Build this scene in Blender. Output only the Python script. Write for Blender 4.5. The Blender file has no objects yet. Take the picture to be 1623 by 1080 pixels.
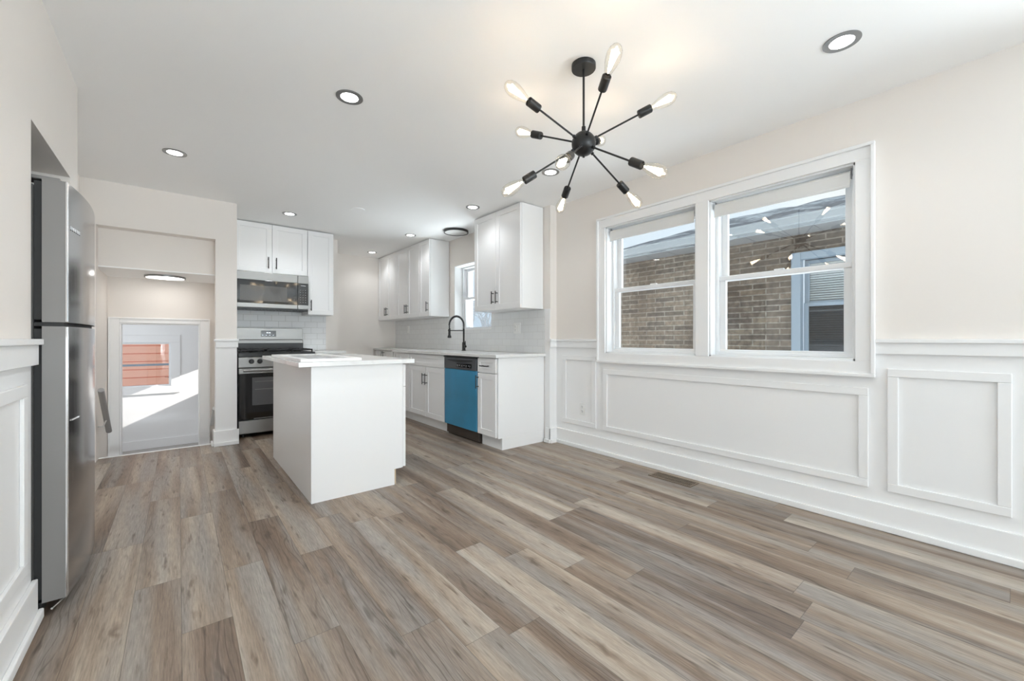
import bpy, bmesh, math, random
from mathutils import Vector, Matrix, Euler

random.seed(7)
C = bpy.context.scene.collection
sc = bpy.context.scene
PI = math.pi

# ------------------------------------------------------------------ camera
F_PX = 649.6
YAW = math.atan(528.5 / F_PX)
cam_d = bpy.data.cameras.new('camera')
cam_d.sensor_fit = 'HORIZONTAL'
cam_d.sensor_width = 36.0
cam_d.lens = 36.0 * F_PX / 1623.0
cam_d.shift_y = -2.0 / 1623.0
cam_d.clip_start = 0.05
cam_d.clip_end = 200
cam = bpy.data.objects.new('camera', cam_d)
cam.location = (0, 0, 1.062)
cam.rotation_euler = (PI / 2, 0, -YAW)
C.objects.link(cam)
sc.camera = cam

# ------------------------------------------------------------------ view + sky
sc.view_settings.view_transform = 'Standard'
sc.view_settings.look = 'None'
sc.view_settings.exposure = 1.03
sc.view_settings.gamma = 1.0
sc.view_settings.use_curve_mapping = False
sc.cycles.max_bounces = 14
sc.cycles.diffuse_bounces = 10
sc.cycles.glossy_bounces = 4
sc.cycles.transparent_max_bounces = 16
sc.cycles.sample_clamp_indirect = 6.0
sc.cycles.use_denoising = True

world = bpy.data.worlds.new('overcast_sky')
sc.world = world
world.use_nodes = True
wn = world.node_tree.nodes
wl = world.node_tree.links
bg = wn['Background']
wtc = wn.new('ShaderNodeTexCoord')
wno = wn.new('ShaderNodeTexNoise')
wno.inputs['Scale'].default_value = 2.0
wno.inputs['Detail'].default_value = 4
wra = wn.new('ShaderNodeValToRGB')
wra.color_ramp.elements[0].position = 0.35
wra.color_ramp.elements[0].color = (0.66, 0.82, 1.0, 1)
wra.color_ramp.elements[1].position = 0.65
wra.color_ramp.elements[1].color = (0.95, 0.98, 1.0, 1)
wl.new(wtc.outputs['Generated'], wno.inputs['Vector'])
wl.new(wno.outputs['Fac'], wra.inputs['Fac'])
wl.new(wra.outputs['Color'], bg.inputs['Color'])
bg.inputs['Strength'].default_value = 0.52


def area_light(name, loc, rot, sx, sy, power, color=(1, 1, 1)):
    d = bpy.data.lights.new(name, 'AREA')
    d.shape = 'RECTANGLE'
    d.size, d.size_y = sx, sy
    d.energy = power
    d.color = color
    o = bpy.data.objects.new(name, d)
    o.location = loc
    o.rotation_euler = rot
    C.objects.link(o)
    return o


# added fill lamps outside the unseen windows behind and beside the camera
DAY = (0.87, 0.94, 1.0)
area_light('fill_light_rear', (1.3, -7.2, 0.30), (PI / 2 + 0.50, 0, 0), 3.6, 1.8, 350, DAY)
area_light('fill_light_left', (-1.25, -1.3, 0.80), (0, -PI / 2 - 0.25, 0.62), 1.7, 2.8, 6, DAY)
area_light('fill_light_right', (4.60, -2.1, 0.25), (0, PI / 2 + 0.60, 0), 1.7, 3.6, 165, DAY)
# daylight outside the dining window: sky from above
area_light('daylight_dining_window', (3.75, 1.45, 2.0), (0, math.radians(62), 0), 1.0, 1.7, 7, DAY)
area_light('ceiling_fill_dining', (4.45, 1.45, 0.30), (0, math.radians(128), 0), 1.0, 2.6, 9, DAY)  # unseen lamp added under the sill to brighten the ceiling
area_light('ceiling_fill_sink', (3.85, 4.45, 0.60), (0, math.radians(128), 0), 0.8, 1.2, 50, DAY)  # added upward lamp below the sink window, lifts the kitchen ceiling
area_light('fill_light_landing', (-1.40, 7.0, 0.85), (0, -PI / 2, 0), 1.2, 1.4, 6.0, (0.92, 0.96, 1.0))  # added fill lamp outside an invented opening in the landing's left wall
# low sun reaching the stair landing through its side window
sd = bpy.data.lights.new('low_sun', 'SPOT')
sd.energy = 4000
sd.color = (1.0, 0.96, 0.9)
sd.spot_size = math.radians(10)
sd.spot_blend = 0.05
sd.shadow_soft_size = 0.03
so = bpy.data.objects.new('low_sun', sd)
so.location = (7.05, 6.28, 3.50)
so.rotation_euler = (Vector((1.05, 7.80, 0.80)) - Vector(so.location)).to_track_quat('-Z', 'Y').to_euler()
C.objects.link(so)

# ------------------------------------------------------------------ materials
MATS = {}


def new_mat(name):
    m = bpy.data.materials.new(name)
    m.use_nodes = True
    MATS[name] = m
    return m, m.node_tree.nodes, m.node_tree.links, m.node_tree.nodes['Principled BSDF']


def simple(name, col, rough=0.5, metal=0.0, bump=0.0, bscale=60, var=0.0, spec=0.5, coat=0.0):
    m, n, l, b = new_mat(name)
    b.inputs['Base Color'].default_value = (*col, 1)
    b.inputs['Roughness'].default_value = rough
    b.inputs['Metallic'].default_value = metal
    b.inputs['Specular IOR Level'].default_value = spec
    b.inputs['Coat Weight'].default_value = coat
    tc = n.new('ShaderNodeTexCoord')
    no = n.new('ShaderNodeTexNoise')
    no.inputs['Scale'].default_value = bscale
    no.inputs['Detail'].default_value = 3
    l.new(tc.outputs['Object'], no.inputs['Vector'])
    if bump > 0:
        bu = n.new('ShaderNodeBump')
        bu.inputs['Strength'].default_value = bump
        bu.inputs['Distance'].default_value = 0.002
        l.new(no.outputs['Fac'], bu.inputs['Height'])
        l.new(bu.outputs['Normal'], b.inputs['Normal'])
    if var > 0:
        r = n.new('ShaderNodeValToRGB')
        r.color_ramp.elements[0].color = (*[c * (1 - var) for c in col], 1)
        r.color_ramp.elements[1].color = (*[min(1, c * (1 + var)) for c in col], 1)
        l.new(no.outputs['Fac'], r.inputs['Fac'])
        l.new(r.outputs['Color'], b.inputs['Base Color'])
    return m


def emis(name, col, strength):
    m, n, l, b = new_mat(name)
    b.inputs['Base Color'].default_value = (*col, 1)
    b.inputs['Emission Color'].default_value = (*col, 1)
    b.inputs['Emission Strength'].default_value = strength
    return m


def brushed(name, col, rough, axis=2, metal=1.0):
    """brushed metal: fine streaks perpendicular to the given axis"""
    m, n, l, b = new_mat(name)
    b.inputs['Metallic'].default_value = metal
    tc = n.new('ShaderNodeTexCoord')
    mp = n.new('ShaderNodeMapping')
    s = [6, 6, 6]
    s[axis] = 400
    mp.inputs['Scale'].default_value = s
    no = n.new('ShaderNodeTexNoise')
    no.inputs['Scale'].default_value = 1.0
    no.inputs['Detail'].default_value = 2
    l.new(tc.outputs['Object'], mp.inputs['Vector'])
    l.new(mp.outputs['Vector'], no.inputs['Vector'])
    r = n.new('ShaderNodeValToRGB')
    r.color_ramp.elements[0].color = (*[c * 0.93 for c in col], 1)
    r.color_ramp.elements[1].color = (*[c * 1.05 for c in col], 1)
    l.new(no.outputs['Fac'], r.inputs['Fac'])
    l.new(r.outputs['Color'], b.inputs['Base Color'])
    mr = n.new('ShaderNodeMapRange')
    mr.inputs['To Min'].default_value = rough * 0.8
    mr.inputs['To Max'].default_value = rough * 1.25
    l.new(no.outputs['Fac'], mr.inputs['Value'])
    l.new(mr.outputs['Result'], b.inputs['Roughness'])
    return m


def thin_glass(name, tint=(1, 1, 1), refl=1.0, ior=1.5):
    m = bpy.data.materials.new(name)
    m.use_nodes = True
    n, l = m.node_tree.nodes, m.node_tree.links
    n.clear()
    out = n.new('ShaderNodeOutputMaterial')
    mix = n.new('ShaderNodeMixShader')
    tr = n.new('ShaderNodeBsdfTransparent')
    tr.inputs['Color'].default_value = (*tint, 1)
    gl = n.new('ShaderNodeBsdfGlossy')
    gl.inputs['Roughness'].default_value = 0.0
    fr = n.new('ShaderNodeFresnel')
    ge = n.new('ShaderNodeNewGeometry')
    io = n.new('ShaderNodeMapRange')   # same reflectance from both sides of the thin sheet
    io.inputs['To Min'].default_value = ior
    io.inputs['To Max'].default_value = 1.0 / ior
    l.new(ge.outputs['Backfacing'], io.inputs['Value'])
    l.new(io.outputs[0], fr.inputs['IOR'])
    mu = n.new('ShaderNodeMath')
    mu.operation = 'MULTIPLY'
    mu.inputs[1].default_value = refl
    l.new(fr.outputs['Fac'], mu.inputs[0])
    l.new(mu.outputs[0], mix.inputs['Fac'])
    l.new(tr.outputs[0], mix.inputs[1])
    l.new(gl.outputs[0], mix.inputs[2])
    l.new(mix.outputs[0], out.inputs['Surface'])
    MATS[name] = m
    return m


M_CEIL = simple('ceiling_paint', (0.93, 0.93, 0.925), 0.9, bump=0.05, bscale=90)
M_BEIGE = simple('beige_wall_paint', (0.80, 0.757, 0.715), 0.8, bump=0.06, bscale=120)
M_TRIM = simple('white_trim_paint', (0.85, 0.85, 0.85), 0.42, bump=0.03, bscale=40)
M_CAB = simple('white_cabinet_lacquer', (0.87, 0.87, 0.87), 0.28, bump=0.02, bscale=30)
M_CABIN = simple('white_cabinet_side', (0.86, 0.86, 0.86), 0.35)
M_RAW = simple('bare_plywood_edge', (0.60, 0.48, 0.34), 0.7, var=0.1)
M_BLACK = simple('matte_black_metal', (0.008, 0.0075, 0.0075), 0.38, metal=0.0)
M_BLACKGLOSS = simple('black_glass', (0.006, 0.006, 0.007), 0.06, spec=0.6)
M_BLACKPL = simple('black_plastic', (0.02, 0.02, 0.021), 0.35)
M_IRON = simple('black_cast_iron', (0.012, 0.012, 0.014), 0.45, bump=0.1, bscale=200)
M_STEEL = brushed('brushed_steel', (0.34, 0.335, 0.325), 0.42, 2)
M_STEELV = brushed('fridge_steel', (0.40, 0.40, 0.405), 0.17, 1)
M_STEELSIDE = simple('light_grey_fridge_edge', (0.235, 0.225, 0.22), 0.4, metal=0.2)
M_CHROME = simple('chrome', (0.75, 0.75, 0.76), 0.12, metal=1.0)
M_FRIDGEBODY = simple('dark_grey_textured_steel', (0.075, 0.073, 0.071), 0.5, bump=0.15, bscale=300)
M_SEAM = simple('dark_gasket', (0.03, 0.03, 0.03), 0.6)
M_WINGREY = simple('smoky_oven_glass', (0.10, 0.10, 0.105), 0.08, spec=0.6)
M_MWIN = simple('perforated_microwave_glass', (0.085, 0.08, 0.075), 0.09, spec=0.6)
M_CTRLGREY = simple('dark_grey_control_plastic', (0.075, 0.078, 0.085), 0.35)
M_DISP = simple('black_display', (0.004, 0.004, 0.005), 0.15)
M_MARK = emis('lit_display_digits', (0.8, 0.9, 1.0), 1.2)
M_PRINT = simple('light_grey_print', (0.55, 0.55, 0.57), 0.5)
M_PLATE = simple('white_switch_plastic', (0.80, 0.80, 0.79), 0.35)
M_SLOT = simple('dark_slot', (0.10, 0.10, 0.10), 0.6)
M_VINYL = simple('white_window_vinyl', (0.80, 0.81, 0.82), 0.35)
M_SHADE = simple('white_roller_fabric', (0.72, 0.72, 0.71), 0.8, bump=0.1, bscale=400)
M_GLASS = thin_glass('window_glass', (0.97, 0.985, 0.98), 1.5)
M_SCREEN = thin_glass('window_glass_with_insect_screen', (0.38, 0.42, 0.47), 1.2)
M_BULBGLASS = thin_glass('bulb_glass', (1.0, 0.98, 0.94), 1.3)
M_FIL = emis('glowing_filament', (1.0, 0.84, 0.62), 9.0)
M_LED = emis('lit_lamp_lens', (1.0, 0.98, 0.95), 9.0)
M_LEDSOFT = emis('soft_lit_lamp_lens', (1.0, 0.98, 0.95), 4.0)
M_LEDOFF = simple('unlit_lamp_lens', (0.74, 0.74, 0.73), 0.5)
M_NICKEL = simple('grey_metal_ring', (0.30, 0.30, 0.30), 0.3, metal=0.8)
M_BRASS = simple('brown_register_metal', (0.20, 0.15, 0.105), 0.45, metal=0.3)
M_RAIL = simple('grey_painted_handrail', (0.33, 0.325, 0.32), 0.5)
M_RAILW = simple('white_painted_handrail', (0.7, 0.7, 0.69), 0.5)
M_DKBROWN = simple('dark_brown_kick_metal', (0.055, 0.042, 0.034), 0.4)
M_BLUETRIM = simple('pale_blue_painted_trim', (0.27, 0.335, 0.40), 0.55)
M_GUTTER = simple('pale_aluminium_gutter', (0.36, 0.395, 0.42), 0.4)
M_SOFFIT = simple('grey_soffit_panel', (0.27, 0.275, 0.28), 0.6)
M_BLIND = simple('pale_blind_slat', (0.50, 0.53, 0.56), 0.6)
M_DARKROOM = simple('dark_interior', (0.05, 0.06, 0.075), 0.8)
M_BARK = simple('brown_bark', (0.12, 0.07, 0.055), 0.8, var=0.2)
M_CONC = simple('grey_stair_tread', (0.42, 0.40, 0.38), 0.6, var=0.08)


def blue_film():
    m, n, l, b = new_mat('blue_protective_film')
    tc = n.new('ShaderNodeTexCoord')
    no = n.new('ShaderNodeTexNoise')
    no.inputs['Scale'].default_value = 3.5
    no.inputs['Detail'].default_value = 2
    l.new(tc.outputs['Object'], no.inputs['Vector'])
    r = n.new('ShaderNodeValToRGB')
    r.color_ramp.elements[0].position = 0.3
    r.color_ramp.elements[0].color = (0.045, 0.22, 0.36, 1)
    r.color_ramp.elements[1].position = 0.7
    r.color_ramp.elements[1].color = (0.045, 0.27, 0.47, 1)
    l.new(no.outputs['Fac'], r.inputs['Fac'])
    l.new(r.outputs['Color'], b.inputs['Base Color'])
    b.inputs['Roughness'].default_value = 0.32
    return m


M_FILM = blue_film()


def counter_mat():
    m, n, l, b = new_mat('white_veined_quartz')
    tc = n.new('ShaderNodeTexCoord')
    no = n.new('ShaderNodeTexNoise')
    no.inputs['Scale'].default_value = 2.2
    no.inputs['Detail'].default_value = 8
    no.inputs['Distortion'].default_value = 1.2
    l.new(tc.outputs['Object'], no.inputs['Vector'])
    r = n.new('ShaderNodeValToRGB')
    e = r.color_ramp.elements
    e[0].position = 0.47
    e[0].color = (0.80, 0.80, 0.79, 1)
    e[1].position = 0.53
    e[1].color = (0.80, 0.80, 0.79, 1)
    x = e.new(0.5)
    x.color = (0.74, 0.735, 0.725, 1)
    l.new(no.outputs['Fac'], r.inputs['Fac'])
    l.new(r.outputs['Color'], b.inputs['Base Color'])
    b.inputs['Roughness'].default_value = 0.16
    return m


M_QUARTZ = counter_mat()


def wood_floor():
    m, n, l, b = new_mat('grey_brown_plank_floor')

    def math_(op, a, b_=None, c=None):
        k = n.new('ShaderNodeMath')
        k.operation = op
        for i, v in enumerate((a, b_, c)):
            if v is None:
                continue
            if isinstance(v, (int, float)):
                k.inputs[i].default_value = v
            else:
                l.new(v, k.inputs[i])
        return k.outputs[0]

    def comb(x, y, z=0.0):
        k = n.new('ShaderNodeCombineXYZ')
        for i, v in enumerate((x, y, z)):
            if isinstance(v, (int, float)):
                k.inputs[i].default_value = v
            else:
                l.new(v, k.inputs[i])
        return k.outputs[0]

    W, L = 0.152, 1.22
    tc = n.new('ShaderNodeTexCoord')
    sp = n.new('ShaderNodeSeparateXYZ')
    l.new(tc.outputs['Object'], sp.inputs[0])
    X, Y = sp.outputs[0], sp.outputs[1]
    xs = math_('DIVIDE', math_('ADD', X, 20.055), W)
    col = math_('FLOOR', xs)
    fx = math_('FRACT', xs)
    wn1 = n.new('ShaderNodeTexWhiteNoise')
    wn1.noise_dimensions = '1D'
    l.new(col, wn1.inputs['W'])
    ys = math_('ADD', math_('DIVIDE', math_('ADD', Y, 20.0), L), wn1.outputs['Value'])
    row = math_('FLOOR', ys)
    fy = math_('FRACT', ys)
    wn2 = n.new('ShaderNodeTexWhiteNoise')
    wn2.noise_dimensions = '2D'
    l.new(comb(col, row), wn2.inputs['Vector'])
    rs = n.new('ShaderNodeSeparateColor')
    l.new(wn2.outputs['Color'], rs.inputs[0])
    r1, r2, r3 = rs.outputs[0], rs.outputs[1], rs.outputs[2]
    # lengthwise streaks inside each plank
    st = n.new('ShaderNodeTexNoise')
    st.inputs['Scale'].default_value = 1.0
    st.inputs['Detail'].default_value = 2.0
    st.inputs['Distortion'].default_value = 0.1
    l.new(comb(math_('ADD', math_('MULTIPLY', X, 8.5), math_('MULTIPLY', r1, 80.0)),
               math_('ADD', math_('MULTIPLY', Y, 0.38), math_('MULTIPLY', r2, 60.0)), math_('MULTIPLY', r3, 30)), st.inputs['Vector'])
    tone = math_('ADD', math_('MULTIPLY', math_('SUBTRACT', st.outputs['Fac'], 0.5), 2.1),
                 math_('ADD', math_('MULTIPLY', r3, 0.42), 0.29))
    ramp = n.new('ShaderNodeValToRGB')
    e = ramp.color_ramp.elements
    e[0].position = 0.0
    e[0].color = (0.150, 0.107, 0.079, 1)
    e[1].position = 1.0
    e[1].color = (0.50, 0.435, 0.365, 1)
    for p, c in ((0.28, (0.212, 0.149, 0.106)), (0.5, (0.285, 0.213, 0.158)), (0.72, (0.39, 0.312, 0.242))):
        k = e.new(p)
        k.color = (*c, 1)
    l.new(tone, ramp.inputs['Fac'])
    # a cooler grey cast on some planks
    grey = n.new('ShaderNodeMixRGB')
    grey.blend_type = 'MIX'
    grey.inputs[2].default_value = (0.31, 0.285, 0.262, 1)
    st2 = n.new('ShaderNodeTexNoise')
    st2.inputs['Scale'].default_value = 1.0
    st2.inputs['Detail'].default_value = 1.0
    l.new(comb(math_('ADD', math_('MULTIPLY', X, 11.0), math_('MULTIPLY', r2, 90.0)),
               math_('ADD', math_('MULTIPLY', Y, 0.8), math_('MULTIPLY', r1, 60.0))), st2.inputs['Vector'])
    gf = n.new('ShaderNodeMapRange')
    gf.inputs['From Min'].default_value = 0.42
    gf.inputs['From Max'].default_value = 0.68
    gf.inputs['To Max'].default_value = 0.75
    l.new(st2.outputs['Fac'], gf.inputs['Value'])
    l.new(gf.outputs[0], grey.inputs[0])
    l.new(ramp.outputs['Color'], grey.inputs[1])
    # fine grain
    gr = n.new('ShaderNodeTexNoise')
    gr.inputs['Scale'].default_value = 1.0
    gr.inputs['Detail'].default_value = 4
    gr.inputs['Roughness'].default_value = 0.65
    l.new(comb(math_('ADD', math_('MULTIPLY', X, 210.0), math_('MULTIPLY', r1, 90.0)), math_('MULTIPLY', Y, 11.0), math_('MULTIPLY', r2, 20)), gr.inputs['Vector'])
    grr = n.new('ShaderNodeMapRange')
    grr.inputs['From Min'].default_value = 0.3
    grr.inputs['From Max'].default_value = 0.75
    grr.inputs['To Min'].default_value = 0.66
    grr.inputs['To Max'].default_value = 1.22
    l.new(gr.outputs['Fac'], grr.inputs['Value'])
    # cathedral grain: distorted rings
    wv = n.new('ShaderNodeTexWave')
    wv.wave_type = 'BANDS'
    wv.bands_direction = 'X'
    wv.inputs['Scale'].default_value = 1.0
    wv.inputs['Distortion'].default_value = 16.0
    wv.inputs['Detail'].default_value = 1.5
    wv.inputs['Detail Scale'].default_value = 0.9
    l.new(comb(math_('ADD', math_('MULTIPLY', X, 13.0), math_('MULTIPLY', r3, 50.0)), math_('ADD', math_('MULTIPLY', Y, 2.0), math_('MULTIPLY', r1, 30.0)), 0.0), wv.inputs['Vector'])
    wr = n.new('ShaderNodeValToRGB')
    we = wr.color_ramp.elements
    we[0].position = 0.0
    we[0].color = (0.50, 0.45, 0.41, 1)
    we[1].position = 0.14
    we[1].color = (1, 1, 1, 1)
    l.new(wv.outputs['Fac'], wr.inputs['Fac'])
    # only where a second noise allows it
    wm = n.new('ShaderNodeMixRGB')
    wm.blend_type = 'MULTIPLY'
    msk = n.new('ShaderNodeMapRange')
    msk.inputs['From Min'].default_value = 0.50
    msk.inputs['From Max'].default_value = 0.64
    msk.inputs['To Min'].default_value = 0.0
    msk.inputs['To Max'].default_value = 0.75
    l.new(math_('SUBTRACT', 1.0, st.outputs['Fac']), msk.inputs['Value'])
    l.new(msk.outputs[0], wm.inputs[0])
    l.new(grey.outputs[0], wm.inputs[1])
    l.new(wr.outputs['Color'], wm.inputs[2])
    # knots
    vo = n.new('ShaderNodeTexVoronoi')
    vo.inputs['Scale'].default_value = 1.0
    vdis = n.new('ShaderNodeTexNoise')
    vdis.inputs['Scale'].default_value = 14.0
    l.new(tc.outputs['Object'], vdis.inputs['Vector'])
    l.new(comb(math_('ADD', math_('MULTIPLY', X, 8.5), math_('MULTIPLY', vdis.outputs['Fac'], 0.5)),
               math_('ADD', math_('MULTIPLY', Y, 1.9), math_('MULTIPLY', r2, 17.0)), 0.0), vo.inputs['Vector'])
    kr = n.new('ShaderNodeValToRGB')
    ke = kr.color_ramp.elements
    ke[0].position = 0.03
    ke[0].color = (0.36, 0.30, 0.26, 1)
    ke[1].position = 0.17
    ke[1].color = (1, 1, 1, 1)
    l.new(vo.outputs['Distance'], kr.inputs['Fac'])
    km = n.new('ShaderNodeMixRGB')
    km.blend_type = 'MULTIPLY'
    km.inputs[0].default_value = 0.8
    l.new(wm.outputs[0], km.inputs[1])
    l.new(kr.outputs['Color'], km.inputs[2])
    fk = n.new('ShaderNodeTexNoise')
    fk.inputs['Scale'].default_value = 1.0
    fk.inputs['Detail'].default_value = 3
    l.new(comb(math_('ADD', math_('MULTIPLY', X, 42.0), math_('MULTIPLY', r2, 70.0)), math_('MULTIPLY', Y, 5.5), math_('MULTIPLY', r1, 20)), fk.inputs['Vector'])
    fr_ = n.new('ShaderNodeValToRGB')
    fr_.color_ramp.elements[0].position = 0.60
    fr_.color_ramp.elements[0].color = (1, 1, 1, 1)
    fr_.color_ramp.elements[1].position = 0.74
    fr_.color_ramp.elements[1].color = (0.42, 0.37, 0.33, 1)
    l.new(fk.outputs['Fac'], fr_.inputs['Fac'])
    fm = n.new('ShaderNodeMixRGB')
    fm.blend_type = 'MULTIPLY'
    fm.inputs[0].default_value = 0.9
    l.new(km.outputs[0], fm.inputs[1])
    l.new(fr_.outputs['Color'], fm.inputs[2])
    km = fm
    gm = n.new('ShaderNodeMixRGB')
    gm.blend_type = 'MULTIPLY'
    gm.inputs[0].default_value = 1.0
    l.new(km.outputs[0], gm.inputs[1])
    l.new(grr.outputs[0], gm.inputs[2])
    # seams
    ex = math_('MULTIPLY', math_('MINIMUM', fx, math_('SUBTRACT', 1.0, fx)), W)
    ey = math_('MULTIPLY', math_('MINIMUM', fy, math_('SUBTRACT', 1.0, fy)), L)
    ed = math_('MINIMUM', ex, ey)
    sm = n.new('ShaderNodeMapRange')
    sm.inputs['From Min'].default_value = 0.0004
    sm.inputs['From Max'].default_value = 0.0016
    sm.inputs['To Min'].default_value = 0.52
    sm.inputs['To Max'].default_value = 1.0
    l.new(ed, sm.inputs['Value'])
    fin = n.new('ShaderNodeMixRGB')
    fin.blend_type = 'MULTIPLY'
    fin.inputs[0].default_value = 1.0
    l.new(gm.outputs[0], fin.inputs[1])
    l.new(sm.outputs[0], fin.inputs[2])
    l.new(fin.outputs[0], b.inputs['Base Color'])
    b.inputs['Roughness'].default_value = 0.42
    b.inputs['Specular IOR Level'].default_value = 0.4
    bu = n.new('ShaderNodeBump')
    bu.inputs['Strength'].default_value = 0.12
    bu.inputs['Distance'].default_value = 0.001
    l.new(math_('MULTIPLY', gr.outputs['Fac'], sm.outputs[0]), bu.inputs['Height'])
    l.new(bu.outputs['Normal'], b.inputs['Normal'])
    return m


M_FLOOR = wood_floor()


def brick_mat(name, plane, c1, c2, mortar, bw, rh, ms, rough, bump=0.4, noise=0.0, tint=None):
    """brick / tile pattern laid on a vertical plane: 'yz' or 'xz'"""
    m, n, l, b = new_mat(name)
    tc = n.new('ShaderNodeTexCoord')
    sp = n.new('ShaderNodeSeparateXYZ')
    cb = n.new('ShaderNodeCombineXYZ')
    l.new(tc.outputs['Object'], sp.inputs[0])
    l.new(sp.outputs[1 if plane == 'yz' else 0], cb.inputs[0])
    l.new(sp.outputs[2], cb.inputs[1])
    br = n.new('ShaderNodeTexBrick')
    br.inputs['Scale'].default_value = 1.0
    br.inputs['Brick Width'].default_value = bw
    br.inputs['Row Height'].default_value = rh
    br.inputs['Mortar Size'].default_value = ms
    br.inputs['Mortar Smooth'].default_value = 0.2
    br.inputs['Color1'].default_value = (*c1, 1)
    br.inputs['Color2'].default_value = (*c2, 1)
    br.inputs['Mortar'].default_value = (*mortar, 1)
    l.new(cb.outputs[0], br.inputs['Vector'])
    src = br.outputs['Color']
    if noise > 0:
        no = n.new('ShaderNodeTexNoise')
        no.inputs['Scale'].default_value = 18
        no.inputs['Detail'].default_value = 6
        l.new(tc.outputs['Object'], no.inputs['Vector'])
        mr = n.new('ShaderNodeMapRange')
        mr.inputs['From Min'].default_value = 0.3
        mr.inputs['From Max'].default_value = 0.7
        mr.inputs['To Min'].default_value = 1 - noise
        mr.inputs['To Max'].default_value = 1 + noise
        l.new(no.outputs['Fac'], mr.inputs['Value'])
        mx = n.new('ShaderNodeMixRGB')
        mx.blend_type = 'MULTIPLY'
        mx.inputs[0].default_value = 1
        l.new(src, mx.inputs[1])
        l.new(mr.outputs[0], mx.inputs[2])
        src = mx.outputs[0]
    if tint:
        n2 = n.new('ShaderNodeTexNoise')
        n2.inputs['Scale'].default_value = 1.3
        l.new(tc.outputs['Object'], n2.inputs['Vector'])
        r2 = n.new('ShaderNodeValToRGB')
        r2.color_ramp.elements[0].position = 0.4
        r2.color_ramp.elements[0].color = (1, 1, 1, 1)
        r2.color_ramp.elements[1].position = 0.6
        r2.color_ramp.elements[1].color = (*tint, 1)
        l.new(n2.outputs['Fac'], r2.inputs['Fac'])
        m2 = n.new('ShaderNodeMixRGB')
        m2.blend_type = 'MULTIPLY'
        m2.inputs[0].default_value = 1
        l.new(src, m2.inputs[1])
        l.new(r2.outputs[0], m2.inputs[2])
        src = m2.outputs[0]
    l.new(src, b.inputs['Base Color'])
    b.inputs['Roughness'].default_value = rough
    bu = n.new('ShaderNodeBump')
    bu.inputs['Strength'].default_value = bump
    bu.inputs['Distance'].default_value = 0.004
    bu.invert = True
    l.new(br.outputs['Fac'], bu.inputs['Height'])
    l.new(bu.outputs['Normal'], b.inputs['Normal'])
    return m


M_TILE_YZ = brick_mat('white_subway_tile_side', 'yz', (0.76, 0.77, 0.775), (0.79, 0.80, 0.80), (0.66, 0.66, 0.65), 0.152, 0.076, 0.002, 0.12, 0.25)
M_TILE_XZ = brick_mat('white_subway_tile_range', 'xz', (0.74, 0.745, 0.75), (0.78, 0.785, 0.79), (0.56, 0.56, 0.55), 0.152, 0.076, 0.0025, 0.12, 0.35)
M_BRICK = brick_mat('tan_brown_brick', 'yz', (0.215, 0.17, 0.125), (0.115, 0.092, 0.074), (0.29, 0.265, 0.225), 0.29, 0.068, 0.008, 0.85, 0.6, 0.35, (0.62, 0.58, 0.56))
M_BRICKX = brick_mat('tan_brown_brick_end', 'xz', (0.28, 0.22, 0.16), (0.20, 0.155, 0.12), (0.38, 0.34, 0.29), 0.29, 0.068, 0.008, 0.85, 0.6, 0.35)


def siding_mat():
    m, n, l, b = new_mat('orange_lap_siding_paint')
    tc = n.new('ShaderNodeTexCoord')
    no = n.new('ShaderNodeTexNoise')
    no.inputs['Scale'].default_value = 3
    no.inputs['Detail'].default_value = 5
    l.new(tc.outputs['Object'], no.inputs['Vector'])
    r = n.new('ShaderNodeValToRGB')
    r.color_ramp.elements[0].color = (0.95, 0.48, 0.34, 1)
    r.color_ramp.elements[1].color = (1.0, 0.56, 0.41, 1)
    l.new(no.outputs['Fac'], r.inputs['Fac'])
    l.new(r.outputs[0], b.inputs['Base Color'])
    b.inputs['Roughness'].default_value = 0.7
    return m


M_SIDING = siding_mat()


def snow_mat(name, patchy):
    m, n, l, b = new_mat(name)
    tc = n.new('ShaderNodeTexCoord')
    no = n.new('ShaderNodeTexNoise')
    no.inputs['Scale'].default_value = 2.2
    no.inputs['Detail'].default_value = 9
    no.inputs['Roughness'].default_value = 0.7
    l.new(tc.outputs['Object'], no.inputs['Vector'])
    r = n.new('ShaderNodeValToRGB')
    r.color_ramp.elements[0].position = 0.49 if patchy else 0.1
    r.color_ramp.elements[0].color = (0.13, 0.14, 0.16, 1) if patchy else (0.7, 0.74, 0.8, 1)
    r.color_ramp.elements[1].position = 0.55 if patchy else 0.6
    r.color_ramp.elements[1].color = (0.42, 0.46, 0.49, 1) if patchy else (0.88, 0.90, 0.92, 1)
    l.new(no.outputs['Fac'], r.inputs['Fac'])
    l.new(r.outputs[0], b.inputs['Base Color'])
    b.inputs['Roughness'].default_value = 0.8
    return m


M_SNOWROOF = snow_mat('patchy_snow_on_shingles', True)
M_SNOW = snow_mat('yard_snow', False)


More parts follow.
